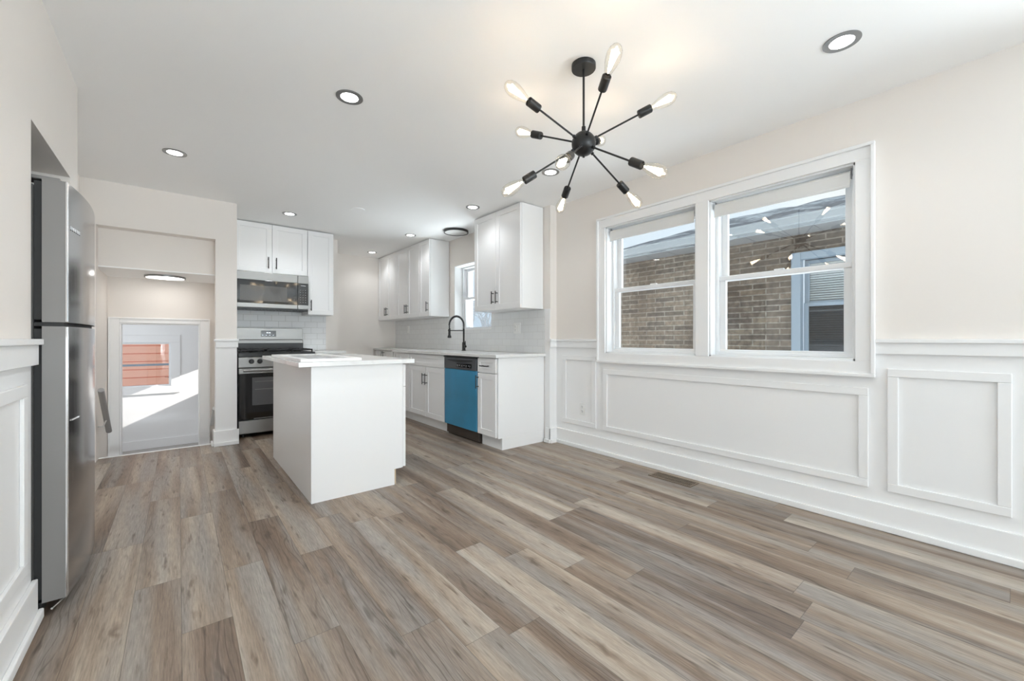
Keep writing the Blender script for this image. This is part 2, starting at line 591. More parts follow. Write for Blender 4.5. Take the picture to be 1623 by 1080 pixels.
# ------------------------------------------------------------------ mesh helpers
class MB:
    """collects shapes into one mesh"""

    def __init__(self):
        self.bm = bmesh.new()
        self.smooth = False

    def _merge(self, t, mi=0):
        for f in t.faces:
            f.material_index = mi
        me = bpy.data.meshes.new('tmp')
        t.to_mesh(me)
        t.free()
        self.bm.from_mesh(me)
        bpy.data.meshes.remove(me)

    def box(self, x0, x1, y0, y1, z0, z1, bev=0.0, mi=0, seg=2):
        t = bmesh.new()
        bmesh.ops.create_cube(t, size=1.0)
        for v in t.verts:
            v.co = Vector(((x0 + x1) / 2 + v.co.x * (x1 - x0), (y0 + y1) / 2 + v.co.y * (y1 - y0), (z0 + z1) / 2 + v.co.z * (z1 - z0)))
        if bev > 0:
            bev = min(bev, 0.45 * min(abs(x1 - x0), abs(y1 - y0), abs(z1 - z0)))
            bmesh.ops.bevel(t, geom=t.edges[:], offset=bev, segments=seg, profile=0.5, affect='EDGES')
        bmesh.ops.recalc_face_normals(t, faces=t.faces[:])
        self._merge(t, mi)
        return self

    def lathe(self, prof, p0, axis=(0, 0, 1), seg=24, mi=0, caps=True):
        """prof: list of (radius, height along axis)"""
        t = bmesh.new()
        q = Vector((0, 0, 1)).rotation_difference(Vector(axis).normalized())
        rings = []
        for r, h in prof:
            ring = []
            if r < 1e-6:
                ring = [t.verts.new(Vector(p0) + q @ Vector((0, 0, h)))]
            else:
                for i in range(seg):
                    a = 2 * PI * i / seg
                    ring.append(t.verts.new(Vector(p0) + q @ Vector((r * math.cos(a), r * math.sin(a), h))))
            rings.append(ring)
        for a, b in zip(rings, rings[1:]):
            for i in range(seg):
                j = (i + 1) % seg
                if len(a) == 1 and len(b) == 1:
                    continue
                if len(a) == 1:
                    t.faces.new((a[0], b[j], b[i]))
                elif len(b) == 1:
                    t.faces.new((a[i], a[j], b[0]))
                else:
                    t.faces.new((a[i], a[j], b[j], b[i]))
        if caps:
            for ring in (rings[0], rings[-1]):
                if len(ring) > 2:
                    t.faces.new(ring)
        bmesh.ops.recalc_face_normals(t, faces=t.faces[:])
        self._merge(t, mi)
        self.smooth = True
        return self

    def cyl(self, p0, p1, r, seg=16, mi=0):
        d = Vector(p1) - Vector(p0)
        return self.lathe([(r, 0), (r, d.length)], p0, d, seg, mi)

    def ring(self, p0, axis, ro, ri, h, seg=40, mi=0):
        return self.lathe([(ri, 0), (ro, 0), (ro, h), (ri, h), (ri, 0)], p0, axis, seg, mi, caps=False)

    def tube(self, pts, r, seg=10, mi=0):
        t = bmesh.new()
        pts = [Vector(p) for p in pts]
        rings = []
        up = Vector((0, 0, 1))
        prev = None
        for i, p in enumerate(pts):
            d = (pts[min(i + 1, len(pts) - 1)] - pts[max(i - 1, 0)]).normalized()
            if prev is None:
                a = d.orthogonal().normalized()
            else:
                a = (prev - d * prev.dot(d)).normalized()
            prev = a
            b = d.cross(a)
            rr = r[i] if isinstance(r, (list, tuple)) else r
            rings.append([t.verts.new(p + a * rr * math.cos(2 * PI * k / seg) + b * rr * math.sin(2 * PI * k / seg)) for k in range(seg)])
        for a, b in zip(rings, rings[1:]):
            for k in range(seg):
                t.faces.new((a[k], a[(k + 1) % seg], b[(k + 1) % seg], b[k]))
        t.faces.new(rings[0][::-1])
        t.faces.new(rings[-1])
        bmesh.ops.recalc_face_normals(t, faces=t.faces[:])
        self._merge(t, mi)
        self.smooth = True
        return self

    def prism(self, poly, z0, z1, mi=0, bev=0.0):
        """vertical extrusion of an xy polygon"""
        t = bmesh.new()
        a = [t.verts.new((x, y, z0)) for x, y in poly]
        b = [t.verts.new((x, y, z1)) for x, y in poly]
        k = len(poly)
        for i in range(k):
            t.faces.new((a[i], a[(i + 1) % k], b[(i + 1) % k], b[i]))
        t.faces.new(a[::-1])
        t.faces.new(b)
        if bev:
            bmesh.ops.bevel(t, geom=t.edges[:], offset=bev, segments=2, profile=0.5, affect='EDGES')
        bmesh.ops.recalc_face_normals(t, faces=t.faces[:])
        self._merge(t, mi)
        return self

    def build(self, name, mats, parent=None, loc=None, rotz=0.0):
        me = bpy.data.meshes.new(name)
        self.bm.to_mesh(me)
        self.bm.free()
        for m in (mats if isinstance(mats, (list, tuple)) else [mats]):
            me.materials.append(m)
        if self.smooth:
            me.polygons.foreach_set('use_smooth', [True] * len(me.polygons))
            me.set_sharp_from_angle(angle=math.radians(35))
        o = bpy.data.objects.new(name, me)
        C.objects.link(o)
        if parent:
            o.parent = parent
        if loc:
            o.location = loc
        o.rotation_euler[2] = rotz
        return o


def tag(o, label=None, cat=None, group=None, kind=None):
    for k, v in (('label', label), ('category', cat), ('group', group), ('kind', kind)):
        if v:
            o[k] = v
    return o


def thing(name, label, cat, loc=(0, 0, 0), rotz=0.0, group=None):
    o = bpy.data.objects.new(name, None)
    o.empty_display_size = 0.1
    C.objects.link(o)
    o.location = loc
    o.rotation_euler = (0, 0, rotz)
    return tag(o, label, cat, group)


def struct(name, mb, mats, parent=None, label=None, cat=None):
    o = mb.build(name, mats, parent)
    if not parent:
        o['kind'] = 'structure'
        tag(o, label, cat)
    return o


def copy_tree(o, parent=None):
    c = o.copy()
    C.objects.link(c)
    if parent:
        c.parent = parent
    for ch in [x for x in o.children]:
        copy_tree(ch, c)
    return c


# ------------------------------------------------------------------ setting
H = 2.44
XR, XK, XL = 3.045, 2.955, -0.43
WT = 1.063   # height where the white wainscot ends

f = MB()
f.box(-1.3, 3.3, -5.8, 5.15, -0.12, 0.0)
f.box(0.333, 3.3, 5.15, 7.0, -0.12, 0.0)
struct('floor', f, M_FLOOR, label='grey brown wood plank floor running towards the kitchen', cat='floor')
f = MB()
f.box(-1.3, 3.3, -5.85, 7.0, H, H + 0.12)
struct('ceiling', f, M_CEIL, label='smooth white painted ceiling over the dining room and kitchen', cat='ceiling')

# wall on the right with the double window: lower part white wainscot, upper part beige
w = MB()
O0, O1, OZ0, OZ1 = 0.585, 2.376, 0.936, 2.087
for z0, z1, mi in ((0, WT - 0.02, 0), (WT - 0.02, H, 1)):
    w.box(XR, 3.25, -0.3, O0, z0, z1, mi=mi)
    w.box(XR, 3.25, -5.6, -3.9, z0, z1, mi=mi)
    w.box(XR, 3.25, O1, 3.01, z0, z1, mi=mi)
w.box(XR, 3.25, -3.9, -0.3, 0, 0.35, mi=0)
w.box(XR, 3.25, -3.9, -0.3, 2.2, H, mi=1)
w.box(XR, 3.25, O0, O1, 0, OZ0, mi=0)
w.box(XR, 3.25, O0, O1, OZ1, H, mi=1)
# kitchen part, slightly proud, with the sink window
SY0, SY1, SZ0, SZ1 = 4.02, 4.89, 1.185, 2.07
w.box(XK, 3.25, 3.01, 3.075, 0, WT - 0.02, mi=0)
w.box(XK, 3.25, 3.01, 3.075, WT - 0.02, H, mi=1)
w.box(XK, 3.25, 3.075, SY0, 0, H, mi=1)
w.box(XK, 3.25, SY1, 6.85, 0, H, mi=1)
w.box(XK, 3.25, SY0, SY1, 0, SZ0, mi=1)
w.box(XK, 3.25, SY0, SY1, SZ1, H, mi=1)
struct('wall_right', w, [M_TRIM, M_BEIGE], label='right wall, white panelled below and beige above, with the double window', cat='wall')
w = MB()
w.box(1.61, 3.25, 6.85, 6.97, 0, H)
struct('wall_far', w, M_BEIGE, label='narrow beige wall at the far end of the kitchen', cat='wall')
w = MB()
w.box(0.461, 1.71, 5.93, 6.03, 0, H)
w.box(1.61, 1.71, 6.03, 6.85, 0, H)
struct('wall_range', w, M_BEIGE, label='beige wall behind the gas range', cat='wall')
# wall with the stair opening
w = MB()
w.box(-0.80, 0.461, 5.0, 5.13, 2.053, H)
w.box(-0.80, -0.553, 5.0, 5.13, 0, 2.053)
w.box(0.284, 0.461, 5.0, 5.13, WT - 0.02, 2.053)
w.box(0.284, 0.461, 5.0, 5.13, 0, WT - 0.02, mi=1)
struct('wall_back', w, [M_BEIGE, M_TRIM], label='beige wall with the wide opening to the stairs', cat='wall')
# left wall with the fridge alcove
w = MB()
for z0, z1, mi in ((0, WT - 0.02, 1), (WT - 0.02, H, 0)):
    w.box(XL - 0.15, XL, 1.2, 2.335, z0, z1, mi=mi)
    w.box(XL - 0.15, XL, -5.6, -2.4, z0, z1, mi=mi)
    w.box(-1.25, XL - 0.15, 2.2, 2.335, z0, z1, mi=0)
w.box(XL - 0.15, XL, -2.4, 1.2, 0, 0.35, mi=1)
w.box(XL - 0.15, XL, -2.4, 1.2, 2.2, H)
w.box(-1.25, -1.18, 2.335, 3.055, 0, H)
w.box(-1.25, XL, 3.055, 3.25, 0, H)
w.box(-1.18, XL, 2.335, 3.055, 1.89, H)
w.box(-0.80, -0.65, 3.25, 5.0, 0, H)
struct('wall_left', w, [M_BEIGE, M_TRIM], label='left wall, white panelled below, with the fridge alcove', cat='wall')
# rear wall behind the camera with a wide opening for an added window
w = MB()
w.box(-0.43, -0.2, -5.75, -5.6, 0, H)
w.box(2.8, 3.045, -5.75, -5.6, 0, H)
w.box(-0.2, 2.8, -5.75, -5.6, 0, 0.35)
w.box(-0.2, 2.8, -5.75, -5.6, 2.25, H)
struct('wall_rear', w, M_BEIGE)
def added_window(name, fn):
    """unseen three-light window, added to let fill light in; fn maps (u, depth, z) boxes into place"""
    m = MB()
    L_ = 3.0 if name == 'added_window_rear' else 3.6
    zt = 2.25 if name == 'added_window_rear' else 2.2
    m.box(*fn(0, L_, 0.02, 0.08), 0.35, 0.41, 0.004)
    m.box(*fn(0, L_, 0.02, 0.08), zt - 0.06, zt, 0.004)
    st = (L_ - 0.06) / 3
    for k in range(4):
        m.box(*fn(k * st, k * st + 0.06, 0.02, 0.08), 0.41, zt - 0.06, 0.004)
    o = struct(name, m, M_VINYL)
    for k in range(3):
        MB().box(*fn(k * st + 0.06, (k + 1) * st, 0.048, 0.052), 0.41, zt - 0.06).build('pane', M_GLASS, o)
added_window('added_window_rear', lambda a, b, c, d: (-0.2 + a, -0.2 + b, -5.6 - d, -5.6 - c))
added_window('added_window_right', lambda a, b, c, d: (XR + c, XR + d, -3.9 + a, -3.9 + b))
added_window('added_window_left', lambda a, b, c, d: (XL - d, XL - c, -2.4 + a, -2.4 + b))

# stair well
LZ = -0.555
w = MB()
w.box(-0.70, -0.565, 5.13, 5.99, LZ, H)          # left side
w.box(0.333, 0.461, 5.13, 5.99, LZ, H)           # right side
w.box(-0.565, 0.333, 5.13, 5.99, 1.72, H, mi=0)  # dropped block above the steps
w.box(-0.565, -0.474, 5.87, 5.99, LZ, 1.72)
w.box(0.19, 0.333, 5.87, 5.99, LZ, 1.72)
w.box(-0.474, 0.19, 5.87, 5.99, 1.232, 1.72)
struct('wall_stairwell', w, M_BEIGE, label='beige walls around the stairs going down', cat='wall')
w = MB()
w.box(-0.565, 0.333, 5.135, 5.87, 1.708, 1.72)
struct('ceiling_stairwell', w, M_CEIL, label='low white ceiling over the stairs', cat='ceiling')
w = MB()
w.box(-0.565, 0.333, 5.15, 5.40, LZ, -0.185, 0.004)
w.box(-0.565, 0.333, 5.40, 5.65, LZ, -0.37, 0.004)
struct('stair_steps', w, M_CONC, label='steps going down from the kitchen floor edge', cat='stairs')
w = MB()
w.box(-1.3, 1.2, 5.65, 8.2, LZ - 0.1, LZ)
struct('floor_landing', w, M_CONC)
# landing room
w = MB()
w.box(-1.3, -1.15, 5.99, 6.35, LZ, 1.95)
w.box(-1.3, -1.15, 7.7, 8.1, LZ, 1.95)
w.box(-1.3, -1.15, 6.35, 7.7, LZ, 0.25)  # unseen opening added to admit the landing fill lamp
w.box(-1.3, -1.15, 6.35, 7.7, 1.45, 1.95)
w.box(-1.3, -0.474, 5.99, 6.0, LZ, 1.95)
w.box(1.05, 1.2, 6.0, 7.60, LZ, 1.95)
w.box(1.05, 1.2, 7.98, 8.1, LZ, 1.95)
w.box(1.05, 1.2, 7.60, 7.98, LZ, 0.60)
w.box(1.05, 1.2, 7.60, 7.98, 1.00, 1.95)
w.box(-1.3, -0.86, 8.1, 8.25, LZ, 1.95)
w.box(-0.09, 1.2, 8.1, 8.25, LZ, 1.95)
w.box(-0.86, -0.09, 8.1, 8.25, LZ, 0.355)
w.box(-0.86, -0.09, 8.1, 8.25, 1.015, 1.95)
struct('wall_landing', w, M_TRIM, label='white lower landing wall seen through the stair doorway, crossed by sunlight', cat='wall')
w = MB()
w.box(-1.3, 1.2, 5.99, 8.25, 1.95, 2.05)
struct('ceiling_landing', w, M_CEIL)

# ---- trims
def frame_y(mb, x0, x1, y0, y1, z0, z1, wd, bev=0.003, mi=0):
    """rectangular frame on a wall of constant x"""
    mb.box(x0, x1, y0, y1, z1 - wd, z1, bev, mi)
    mb.box(x0, x1, y0, y1, z0, z0 + wd, bev, mi)
    mb.box(x0, x1, y0, y0 + wd, z0 + wd, z1 - wd, bev, mi)
    mb.box(x0, x1, y1 - wd, y1, z0 + wd, z1 - wd, bev, mi)


n_tr = [0]


def trim(mb, mat, label, cat='trim', sub=None):
    n_tr[0] += 1
    return struct('trim_%d' % n_tr[0], mb, mat, label=label, cat=cat)


for (ya, yb, lab) in ((2.487, 2.913, 'small upright moulding frame left of the long one, around the outlet'),
                      (0.528, 2.402, 'long moulding frame on the wall under the double window'),
                      (0.011, 0.448, 'squarish moulding frame right of the double window')):
    m = MB()
    z1 = 0.785 if ya == 0.528 else 0.90
    frame_y(m, XR - 0.012, XR, ya, yb, 0.222, z1, 0.045, 0.003)
    trim(m, M_TRIM, lab, 'wall moulding')
# chair rails
m = MB()
m.box(XR - 0.030, XR, 2.466, 3.01, 1.041, 1.063, 0.003)
m.box(XR - 0.018, XR, 2.466, 3.01, 0.98, 1.041, 0.002)
m.box(2.94, XR, 2.992, 3.01, 0.98, 1.041, 0.002)
m.box(2.935, XR, 2.982, 3.01, 1.041, 1.063, 0.003)
m.box(2.948, XK, 3.01, 3.085, 0.152, 1.376, 0.001)
trim(m, M_TRIM, 'short chair rail between the kitchen wall end and the double window', 'chair rail')
m = MB()
m.box(XR - 0.030, XR, -0.3, 0.498, 1.041, 1.063, 0.003)
m.box(XR - 0.018, XR, -0.3, 0.498, 0.98, 1.041, 0.002)
trim(m, M_TRIM, 'chair rail running right from the double window', 'chair rail')
m = MB()
m.box(XL, XL + 0.030, 1.2, 2.352, 1.041, 1.063, 0.003)
m.box(XL, XL + 0.018, 1.2, 2.345, 0.965, 1.041, 0.002)
trim(m, M_TRIM, 'chair rail on the left wall ending beside the fridge', 'chair rail')
m = MB()
frame_y(m, XL, XL + 0.012, 1.32, 2.23, 0.222, 0.90, 0.045, 0.003)
trim(m, M_TRIM, 'moulding frame low on the left wall beside the fridge', 'wall moulding')
m = MB()
m.box(0.27, 0.475, 4.972, 5.0, 1.041, 1.063, 0.003)
m.box(0.284, 0.470, 4.985, 5.0, 0.98, 1.041, 0.002)
trim(m, M_TRIM, 'chair rail piece on the narrow wall beside the range', 'chair rail')


def base_x(mb, xw, sgn, y0, y1):
    """baseboard on a wall of constant x, room on side sgn"""
    a, b = sorted((xw, xw + sgn * 0.016))
    mb.box(a, b, y0, y1, 0.0, 0.152, 0.003)
    a, b = sorted((xw + sgn * 0.016, xw + sgn * 0.032))
    mb.box(a, b, y0, y1, 0.0, 0.038, 0.005)


def base_y(mb, yw, sgn, x0, x1):
    a, b = sorted((yw, yw + sgn * 0.016))
    mb.box(x0, x1, a, b, 0.0, 0.152, 0.003)
    a, b = sorted((yw + sgn * 0.016, yw + sgn * 0.032))
    mb.box(x0, x1, a, b, 0.0, 0.038, 0.005)


m = MB()
base_x(m, XR, -1, -1.6, 2.995)
base_y(m, 3.01, -1, XK - 0.016, XR)
base_x(m, XK, -1, 2.995, 3.075)
struct('baseboard_right', m, M_TRIM, label='tall white baseboard along the right wall under the window', cat='baseboard')
m = MB()
base_x(m, XL, 1, -1.6, 2.345)
struct('baseboard_left', m, M_TRIM, label='tall white baseboard on the left wall ending at the fridge', cat='baseboard')
m = MB()
base_y(m, 5.0, -1, 0.268, 0.477)
base_x(m, 0.284, -1, 5.0, 5.13)
struct('baseboard_back', m, M_TRIM, label='white baseboard at the foot of the narrow wall beside the range', cat='baseboard')
m = MB()
base_x(m, -0.65, 1, 3.25, 5.0)
base_y(m, 6.85, -1, 1.75, 2.6)
base_x(m, 1.71, 1, 5.93, 6.85)
struct('baseboard_far', m, M_TRIM)
m = MB()
m.box(-1.15, 1.05, 8.084, 8.1, LZ, LZ + 0.13, 0.003)
struct('baseboard_landing', m, M_TRIM, label='white baseboard of the lower landing beyond the stairs', cat='baseboard')

# casing around the stair doorway
m = MB()
for a, b, c, d in ((-0.560, -0.474, LZ, 1.290), (0.19, 0.280, LZ, 1.290)):
    m.box(a, b, 5.852, 5.87, c, d, 0.003)
m.box(-0.474, 0.19, 5.852, 5.87, 1.232, 1.290, 0.003)
m.box(-0.560, 0.280, 5.840, 5.852, 1.275, 1.290, 0.003)
m.box(0.265, 0.280, 5.840, 5.852, LZ, 1.275, 0.003)
m.box(-0.560, -0.545, 5.840, 5.852, LZ, 1.275, 0.003)
m.box(-0.474, -0.462, 5.87, 5.99, LZ, 1.232, 0.001)
m.box(0.178, 0.19, 5.87, 5.99, LZ, 1.232, 0.001)
m.box(-0.462, 0.178, 5.87, 5.99, 1.220, 1.232, 0.001)
struct('door_1', m, M_TRIM, label='white cased doorway at the foot of the stairs', cat='doorway')
# edge strip of the kitchen floor above the steps
m = MB()
m.box(-0.553, 0.333, 5.125, 5.155, -0.02, 0.006, 0.004)
struct('trim_20', m, M_TRIM, label='pale nosing strip at the floor edge above the stairs', cat='trim')

# ------------------------------------------------------------------ double window (window_1)
m = MB()
CW = 0.083
m.box(XR - 0.018, XR, O0 - CW, O1 + CW, OZ1, OZ1 + CW, 0.002)
m.box(XR - 0.018, XR, O0 - CW, O1 + CW, OZ0 - CW, OZ0, 0.002)
m.box(XR - 0.018, XR, O0 - CW, O0, OZ0, OZ1, 0.002)
m.box(XR - 0.018, XR, O1, O1 + CW, OZ0, OZ1, 0.002)
m.box(XR - 0.018, XR, 1.431, 1.527, OZ0, OZ1, 0.002)
frame_y(m, XR - 0.034, XR - 0.010, O0 - CW - 0.006, O1 + CW + 0.006, OZ0 - CW - 0.006, OZ1 + CW + 0.006, 0.020, 0.004)
win = struct('window_1', m, M_TRIM, label='wide white double window of two hung sashes in the right wall', cat='window')


def hung_unit(parent, y0, y1, z0, z1, xin, wallx, zmid, rail=0.034):
    """one double-hung unit between y0..y1"""
    j = MB()   # jamb lining from the casing to the frame
    j.box(wallx, xin + 0.10, y0, y0 + 0.012, z0, z1, 0.001)
    j.box(wallx, xin + 0.10, y1 - 0.012, y1, z0, z1, 0.001)
    j.box(wallx, xin + 0.10, y0, y1, z0, z0 + 0.012, 0.001)
    j.box(wallx, xin + 0.10, y0, y1, z1 - 0.012, z1, 0.001)
    # vinyl frame
    frame_y(j, xin - 0.02, xin + 0.08, y0 + 0.012, y1 - 0.012, z0 + 0.012, z1 - 0.012, 0.022, 0.003)
    j.build('window_frame', M_VINYL, parent)
    a, b = y0 + 0.034, y1 - 0.034
    lo = MB()
    S = 0.042
    lo.box(xin, xin + 0.03, a, b, z0 + 0.022, z0 + 0.050, 0.003)
    lo.box(xin - 0.006, xin + 0.03, a, b, zmid - rail / 2, zmid + rail / 2, 0.004)
    lo.box(xin, xin + 0.03, a, a + S, z0 + 0.05, zmid - rail / 2, 0.003)
    lo.box(xin, xin + 0.03, b - S, b, z0 + 0.05, zmid - rail / 2, 0.003)
    los = lo.build('sash', M_VINYL, parent)
    MB().box(xin + 0.013, xin + 0.017, a + S, b - S, z0 + 0.05, zmid - rail / 2).build('pane', M_GLASS, los)
    up = MB()
    up.box(xin + 0.036, xin + 0.066, a, b, z1 - 0.07, z1 - 0.022, 0.003)
    up.box(xin + 0.036, xin + 0.066, a, b, zmid - rail / 2, zmid + 0.01, 0.003)
    up.box(xin + 0.036, xin + 0.066, a, a + S, zmid + 0.01, z1 - 0.07, 0.003)
    up.box(xin + 0.036, xin + 0.066, b - S, b, zmid + 0.01, z1 - 0.07, 0.003)
    ups = up.build('sash', M_VINYL, parent)
    MB().box(xin + 0.049, xin + 0.053, a + S, b - S, zmid + 0.01, z1 - 0.07).build('pane', M_GLASS, ups)
    lk = MB()
    ym = (y0 + y1) / 2
    lk.box(xin - 0.004, xin + 0.02, ym - 0.03, ym + 0.03, zmid + rail / 2, zmid + rail / 2 + 0.010, 0.004)
    lk.build('sash_lock', M_VINYL, parent)


hung_unit(win, 1.527, O1, OZ0, OZ1, XR + 0.095, XR, 1.512)
hung_unit(win, O0, 1.431, OZ0, OZ1, XR + 0.095, XR, 1.512)


def roller(y0, y1, label):
    t = thing('roller_blind', label, 'blind', (XR + 0.045, (y0 + y1) / 2, 2.03), 0, 'rolled up blinds in the double window')
    hw = (y1 - y0) / 2 - 0.018
    m = MB()
    m.cyl((0, -hw, 0.005), (0, hw, 0.005), 0.024, 20)
    m.build('fabric_roll', M_SHADE, t)
    m = MB()
    m.box(-0.026, -0.022, -hw, hw, -0.058, 0.006, 0.001)
    m.box(-0.030, -0.018, -hw, hw, -0.072, -0.056, 0.003)
    m.build('hanging_hem', M_SHADE, t)
    for s in (-1, 1):
        m = MB()
        m.box(-0.012, 0.012, s * hw - 0.002 if s < 0 else s * hw, s * hw + 0.002 if s > 0 else s * hw, -0.02, 0.045, 0.001)
        m.cyl((0, s * hw, 0.005), (0, s * (hw + 0.0055), 0.005), 0.006, 10)
        m.build('bracket', M_NICKEL, t)
    return t


roller(1.539, 2.364, 'white roller blind rolled up at the top of the left sash window')
roller(0.597, 1.419, 'white roller blind rolled up at the top of the right sash window')

# sink window
m = MB()
m.box(XK, 3.25, SY0, SY0 + 0.012, SZ0, SZ1)
m.box(XK, 3.25, SY1 - 0.012, SY1, SZ0, SZ1)
m.box(XK, 3.25, SY0, SY1, SZ0, SZ0 + 0.012)
m.box(XK, 3.25, SY0, SY1, SZ1 - 0.012, SZ1)
w2 = struct('window_2', m, M_TRIM, label='white kitchen window above the sink, mostly behind the upper cabinet', cat='window')
hung_unit(w2, SY0, SY1, SZ0 - 0.01, SZ1, XK + 0.135, XK + 0.13, 1.62)

# landing window in the far wall
m = MB()
m.box(-0.97, 0.02, 8.082, 8.1, 1.015, 1.12, 0.003)
m.box(-0.97, 0.02, 8.082, 8.1, 0.25, 0.355, 0.003)
m.box(-0.97, -0.86, 8.082, 8.1, 0.355, 1.015, 0.003)
m.box(-0.09, 0.02, 8.082, 8.1, 0.355, 1.015, 0.003)
w3 = struct('window_3', m, M_TRIM, label='small white window on the lower landing facing orange siding', cat='window')
m = MB()
m.box(-0.86, -0.835, 8.12, 8.17, 0.355, 1.015, 0.003)
m.box(-0.115, -0.09, 8.12, 8.17, 0.355, 1.015, 0.003)
m.box(-0.835, -0.115, 8.12, 8.17, 0.355, 0.38, 0.003)
m.box(-0.835, -0.115, 8.12, 8.17, 0.99, 1.015, 0.003)
m.build('sash', M_VINYL, w3)
MB().box(-0.835, -0.115, 8.13, 8.16, 0.665, 0.695, 0.003).build('meeting_rail', M_BLUETRIM, w3)
MB().box(-0.835, -0.115, 8.144, 8.148, 0.38, 0.99).build('pane', M_GLASS, w3)

# ------------------------------------------------------------------ outside
g = MB()
g.box(3.3, 40, -20, 40, -0.75, -0.65)
g.box(-30, 3.3, 8.4, 40, -0.75, -0.65)
struct('ground', g, M_SNOW, label='snow covered yard outside', cat='ground')

nb = thing('brick_house', 'tan and brown brick house next door with snowy roof, seen through the double window', 'house', (5.4, 1.0, -0.65))
z0 = -0.65
m = MB()
# brick wall with a window hole; local coordinates relative to the root
NY0, NY1 = -4.0, 3.93
def nbox(mb, x0, x1, y0, y1, za, zb, bev=0.0, mi=0):
    mb.box(x0 - 5.4, x1 - 5.4, y0 - 1.0, y1 - 1.0, za - z0, zb - z0, bev, mi)
NW0, NW1, NWZ0, NWZ1 = 0.55, 1.60, 0.78, 2.03
nbox(m, 5.4, 5.6, NY0, NW0, z0, 2.24)
nbox(m, 5.4, 5.6, NW1, NY1, z0, 2.24)
nbox(m, 5.4, 5.6, NW0, NW1, z0, NWZ0)
nbox(m, 5.4, 5.6, NW0, NW1, NWZ1, 2.24)
m.build('brick_wall', M_BRICK, nb)
m = MB()
nbox(m, 5.6, 11.0, NY1 - 0.2, NY1, z0, 2.24)
m.build('end_wall', M_BRICKX, nb)
m = MB()
for i in range(26):
    ya = NY0 - 0.3 + i * 0.33
    nbox(m, 4.99, 5.4, ya + 0.004, min(ya + 0.326, NY1 + 0.3), 2.235, 2.25, 0.003)
nbox(m, 4.99, 5.4, NY0 - 0.3, NY1 + 0.3, 2.25, 2.27)
m.build('soffit', M_SOFFIT, nb)
m = MB()
nbox(m, 4.97, 4.99, NY0 - 0.3, NY1 + 0.3, 2.22, 2.33, 0.003)
nbox(m, 4.88, 4.97, NY0 - 0.3, NY1 + 0.3, 2.235, 2.26, 0.008)
nbox(m, 4.87, 4.885, NY0 - 0.3, NY1 + 0.3, 2.245, 2.325, 0.005)
nbox(m, 4.86, 4.885, NY0 - 0.3, NY1 + 0.3, 2.31, 2.33, 0.006)
m.build('gutter', M_GUTTER, nb)
# roof slab with an uneven snow surface
t = bmesh.new()
nx, ny = 16, 60
vs = {}
for i in range(nx + 1):
    for j in range(ny + 1):
        x = 4.95 + (10.6 - 4.95) * i / nx
        y = NY0 - 0.3 + (NY1 - NY0 + 0.6) * j / ny
        z = 2.33 + (x - 4.95) * 0.30 + 0.02 * math.sin(3.1 * y + x * 2) + 0.015 * math.sin(7.3 * y - x)
        vs[i, j] = t.verts.new((x - 5.4, y - 1.0, z - z0))
for i in range(nx):
    for j in range(ny):
        t.faces.new((vs[i, j], vs[i + 1, j], vs[i + 1, j + 1], vs[i, j + 1]))
ret = bmesh.ops.extrude_face_region(t, geom=t.faces[:])
for v in [g_ for g_ in ret['geom'] if isinstance(g_, bmesh.types.BMVert)]:
    v.co.z -= 0.10
bmesh.ops.recalc_face_normals(t, faces=t.faces[:])
m = MB()
m._merge(t)
m.smooth = True
m.build('snowy_roof', M_SNOWROOF, nb)
# its window
m = MB()
nbox(m, 5.36, 5.46, NW1 - 0.09, NW1, NWZ0, NWZ1, 0.004)
nbox(m, 5.36, 5.46, NW0, NW0 + 0.09, NWZ0, NWZ1, 0.004)
nbox(m, 5.36, 5.46, NW0 + 0.09, NW1 - 0.09, NWZ1 - 0.08, NWZ1, 0.004)
nbox(m, 5.34, 5.46, NW0 + 0.09, NW1 - 0.09, NWZ0, NWZ0 + 0.07, 0.004)
nw = m.build('window_frame', M_BLUETRIM, nb)
a, b = NW0 + 0.09, NW1 - 0.09
m = MB()
for (x, za, zb) in ((5.47, 0.85, 1.47), (5.50, 1.45, 1.95)):
    nbox(m, x, x + 0.03, a, a + 0.045, za, zb, 0.003)
    nbox(m, x, x + 0.03, b - 0.045, b, za, zb, 0.003)
    nbox(m, x, x + 0.03, a + 0.045, b - 0.045, za, za + 0.04, 0.003)
    nbox(m, x, x + 0.03, a + 0.045, b - 0.045, zb - 0.04, zb, 0.003)
m.build('sash', M_BLUETRIM, nw)
m = MB()
nbox(m, 5.485, 5.488, a + 0.045, b - 0.045, 0.89, 1.43)
m.build('pane', M_SCREEN, nw)
m = MB()
nbox(m, 5.515, 5.518, a + 0.045, b - 0.045, 1.49, 1.91)
m.build('pane', M_GLASS, nw)
m = MB()
k = 0
while 1.93 - k * 0.026 > 0.87:
    z = 1.93 - k * 0.026
    nbox(m, 5.545, 5.565, a, b, z - 0.010, z + 0.008, 0.002)
    k += 1
bl = m.build('venetian_blind', M_BLIND, nw)
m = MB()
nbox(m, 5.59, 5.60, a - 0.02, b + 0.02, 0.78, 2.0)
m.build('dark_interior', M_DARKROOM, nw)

# orange sided house beyond the landing window
sh = thing('orange_sided_house', 'house wall of orange lap siding seen through the small landing window', 'house', (-0.5, 11.0, -0.65))
m = MB()
for i in range(26):
    z = i * 0.158
    t = bmesh.new()
    pts = [(0.0, z + 0.012), (-0.045, z + 0.012), (-0.030, z + 0.156), (0.0, z + 0.156)]
    A = [t.verts.new((-4, p, q)) for p, q in pts]
    B = [t.verts.new((4, p, q)) for p, q in pts]
    for k in range(4):
        t.faces.new((A[k], A[(k + 1) % 4], B[(k + 1) % 4], B[k]))
    t.faces.new(A)
    t.faces.new(B[::-1])
    bmesh.ops.recalc_face_normals(t, faces=t.faces[:])
    m._merge(t)
m.box(-4, 4, 0.0, 0.2, 0, 4.1)
m.build('lap_siding', M_SIDING, sh)
